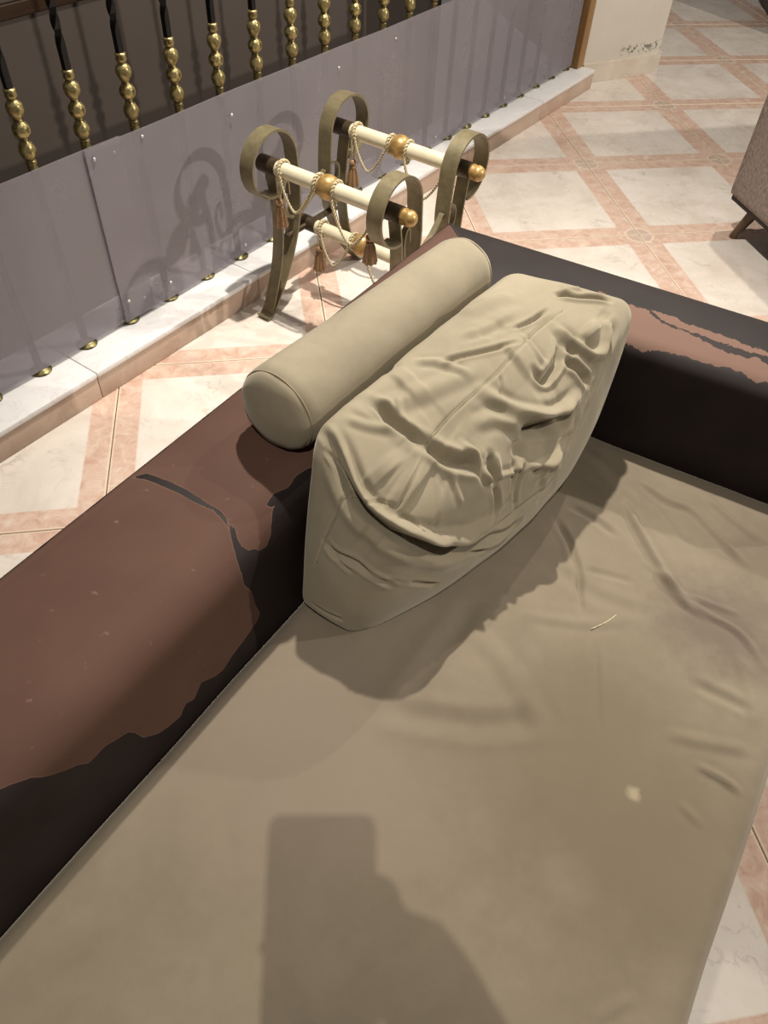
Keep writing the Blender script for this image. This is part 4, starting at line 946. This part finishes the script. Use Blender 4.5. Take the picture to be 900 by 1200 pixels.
def ell_tube(pts, n=20):
    """rings of (centre, rx, ry): ellipses lying square to the path"""
    C = np.array([p[0] for p in pts], float); T, N, Bn = frames(C); V, F = [], []
    for i, (c, rx, ry) in enumerate(pts):
        for k in range(n):
            t = 2*math.pi*k/n; V.append(np.array(c)+rx*math.cos(t)*N[i]+ry*math.sin(t)*Bn[i])
    for i in range(len(pts)-1):
        for k in range(n):
            a, b = i*n+k, i*n+(k+1) % n; F.append((a, b, b+n, a+n))
    F.append(tuple(range(n))[::-1]); F.append(tuple((len(pts)-1)*n+k for k in range(n)))
    return V, F
def limb(pts, rad, n=14):
    P = catmull(pts, 5); t = np.linspace(0, 1, len(pts)); r = np.interp(np.linspace(0, 1, len(P)), t, rad)
    e0, e1 = P[0]-(P[1]-P[0])/np.linalg.norm(P[1]-P[0])*r[0]*.6, P[-1]+(P[-1]-P[-2])/np.linalg.norm(P[-1]-P[-2])*r[-1]*.6
    return tube_vf(np.vstack([e0, P, e1]), np.r_[r[0]*.55, r, r[-1]*.55], n)
def blob(c, r, n=14):
    V, F = lathe_vf([(math.sin(math.pi*(i+.3)/(n-.4)), -math.cos(math.pi*(i+.3)/(n-.4))) for i in range(n)], 20)
    return [np.array(c)+np.array(v)*np.array(r) for v in V], F
def photographer():
    fh = np.array([CF[0], CF[1], 0]); fh /= np.linalg.norm(fh); rt = np.array([fh[1], -fh[0], 0])
    O = np.array([CAM[0], CAM[1], 0])-0.56*fh+0.14*rt
    w = lambda x, y, z: O+x*rt+y*fh+np.array([0, 0, z])       # x to the person's right, y forward
    parts = []
    # torso
    tor = [((0, -.01, .80), .160, .105), ((0, 0, .90), .172, .118), ((0, .005, 1.00), .150, .105), ((0, .01, 1.10), .148, .102),
           ((0, .01, 1.22), .168, .112), ((0, 0, 1.33), .180, .108), ((0, -.01, 1.40), .155, .085), ((0, -.005, 1.44), .075, .062), ((0, .01, 1.50), .055, .055)]
    V, F = [], []
    for c, rx, ry in tor:
        for k in range(28):
            t = 2*math.pi*k/28; V.append(w(c[0]+rx*math.cos(t), c[1]+ry*math.sin(t), c[2]))
    for i in range(len(tor)-1):
        for k in range(28): a, b = i*28+k, i*28+(k+1) % 28; F.append((a, b, b+28, a+28))
    F += [tuple(range(28))[::-1], tuple((len(tor)-1)*28+k for k in range(28))]
    parts.append((V, F))
    parts.append(limb([w(0, -.005, 1.42), w(0, .012, 1.48), w(0, .03, 1.54)], [.062, .054, .056]))
    # legs and shoes
    for s in (-1, 1):
        parts.append(limb([w(.085*s, 0, .86), w(.095*s, .015, .66), w(.10*s, .02, .47), w(.103*s, -.005, .28), w(.105*s, -.015, .09)], [.092, .080, .060, .055, .044]))
        parts.append(limb([w(.105*s, -.045, .048), w(.11*s, .05, .043), w(.12*s, .15, .032)], [.042, .044, .036]))
    # head, looking down at the phone
    hc = np.array([0, .055, 1.625])
    parts.append(blob(w(*hc), (.077, .094, .112)))
    parts.append(blob(w(0, .095, 1.565), (.052, .055, .050)))
    parts.append(limb([w(0, .146, 1.63), w(0, .163, 1.603)], [.010, .014], 8))
    for s in (-1, 1):
        parts.append(blob(w(.078*s, .05, 1.615), (.010, .018, .030), 8)); parts.append(blob(w(.030*s, .137, 1.635), (.016, .010, .009), 8))
    parts.append(limb([w(-.020, .143, 1.572), w(.020, .143, 1.572)], [.008, .008], 8))
    # left arm hangs, right arm lifts the phone
    parts.append(limb([w(-.155, -.01, 1.375), w(-.215, -.02, 1.25), w(-.235, -.015, 1.09), w(-.240, .045, .97), w(-.235, .09, .865)], [.062, .052, .043, .038, .028]))
    lh = w(-.232, .105, .80)
    parts.append(limb([w(-.234, .095, .85), lh], [.030, .036])); 
    for k in range(4): parts.append(limb([lh+(-.030+.020*k)*fh+np.array([0, 0, -.01]), lh+(-.032+.021*k)*fh+np.array([0, 0, -.055])+.008*rt, lh+(-.030+.020*k)*fh+np.array([0, 0, -.085+.006*abs(k-1.6)])+.022*rt], [.010, .009, .007], 8))
    parts.append(limb([lh+.03*fh+np.array([0, 0, .03]), lh+.055*fh+.012*rt+np.array([0, 0, -.005]), lh+.058*fh+.022*rt+np.array([0, 0, -.035])], [.012, .010, .008], 8))
    wr = ph(0.096, 0.122, -0.062); el = w(.175, .20, 1.14); shd = w(.158, -.01, 1.375)
    parts.append(limb([shd, (shd+el)/2+.012*rt, el, (el+wr)/2-np.array([0, 0, .006]), wr], [.062, .052, .044, .040, .029]))
    pc = ph(0.056, 0.080, -0.028)                              # palm behind the phone's lower right edge
    parts.append(limb([wr, pc+(wr-pc)*.45, pc], [.029, .033, .032]))
    for k in range(4):                                         # fingers wrap round the back to the left edge
        y0 = 0.056+0.019*k; ln = (.0, .004, .002, -.008)[k]
        parts.append(limb([ph(0.046, y0+.004, -.018), ph(0.040, y0, 0.013), ph(0.004, y0-.002, 0.0150), ph(-.018-ln, y0, 0.0140), ph(-.028-ln-(.008 if k == 2 else 0), y0+.001, 0.0125)], [.011, .0098, .0088, .0080, .0070], 10))
    parts.append(limb([ph(0.052, .088, -.034), ph(0.050, .066, -.026), ph(0.040, .048, -.0175), ph(0.024, .038, -.0150)], [.014, .0115, .0100, .0085], 10))
    V, F = join(parts)
    me = mesh_data('person', [np.array(v)-O for v in V], F, M_SHIRT)
    o = bpy.data.objects.new('person', me); link(o); o.location = tuple(O)
    md = o.modifiers.new('r', 'REMESH'); md.mode = 'VOXEL'; md.voxel_size = 0.0052; md.use_smooth_shade = True
    sm = o.modifiers.new('s', 'SMOOTH'); sm.factor = 0.5; sm.iterations = 3
    bpy.context.view_layer.update()
    ev = o.evaluated_get(bpy.context.evaluated_depsgraph_get()); nm = bpy.data.meshes.new_from_object(ev)
    o.modifiers.clear(); o.data = nm
    nm.materials.clear()
    for m in (M_SHIRT, M_JEANS, M_SKIN, M_SHOE): nm.materials.append(m)
    n = len(nm.polygons); cc = np.zeros(n*3); nm.polygons.foreach_get('center', cc); cc = cc.reshape(-1, 3)
    lw, lwr = np.array(w(-.238, .07, .905))-O, wr-O
    idx = np.zeros(n, int); idx[cc[:, 2] < .93] = 1; idx[cc[:, 2] < .085] = 3; idx[cc[:, 2] > 1.455] = 2
    side = (cc@rt) < -.185; idx[side & (cc[:, 2] > .5)] = 0; idx[side & (cc[:, 2] < lw[2]) & (cc[:, 2] > .6)] = 2
    dist = np.linalg.norm(cc-(ph(0.02, .09, 0)-O), axis=1); idx[dist < np.linalg.norm(wr-ph(0.02, .09, 0))+.012] = 2
    nm.polygons.foreach_set('material_index', idx.astype(np.int32)); nm.polygons.foreach_set('use_smooth', [True]*n); nm.update()
    # short hair as a shell over the skull
    HV, HF = blob(hc, (.084, .101, .118), 18); HV = np.array(HV)
    HV = HV+0.003*smooth_noise(HV, 90, 4)[:, None]*(HV-hc)/0.1
    cut = [f for f in HF if np.mean([HV[i][2] for i in f]) > 1.60 and (np.mean([HV[i][1] for i in f]) < .095 or np.mean([HV[i][2] for i in f]) > 1.685)
           or (np.mean([HV[i][1] for i in f]) < .02 and np.mean([HV[i][2] for i in f]) > 1.555)]
    hv = [v[0]*rt+v[1]*fh+np.array([0, 0, v[2]]) for v in HV]
    h = mobj('hair', hv, cut, M_HAIR, o); h.modifiers.new('t', 'SOLIDIFY').thickness = 0.006
    tag(o, 'person in a navy shirt and dark jeans holding up a smartphone', 'person')
    return o
person = photographer()
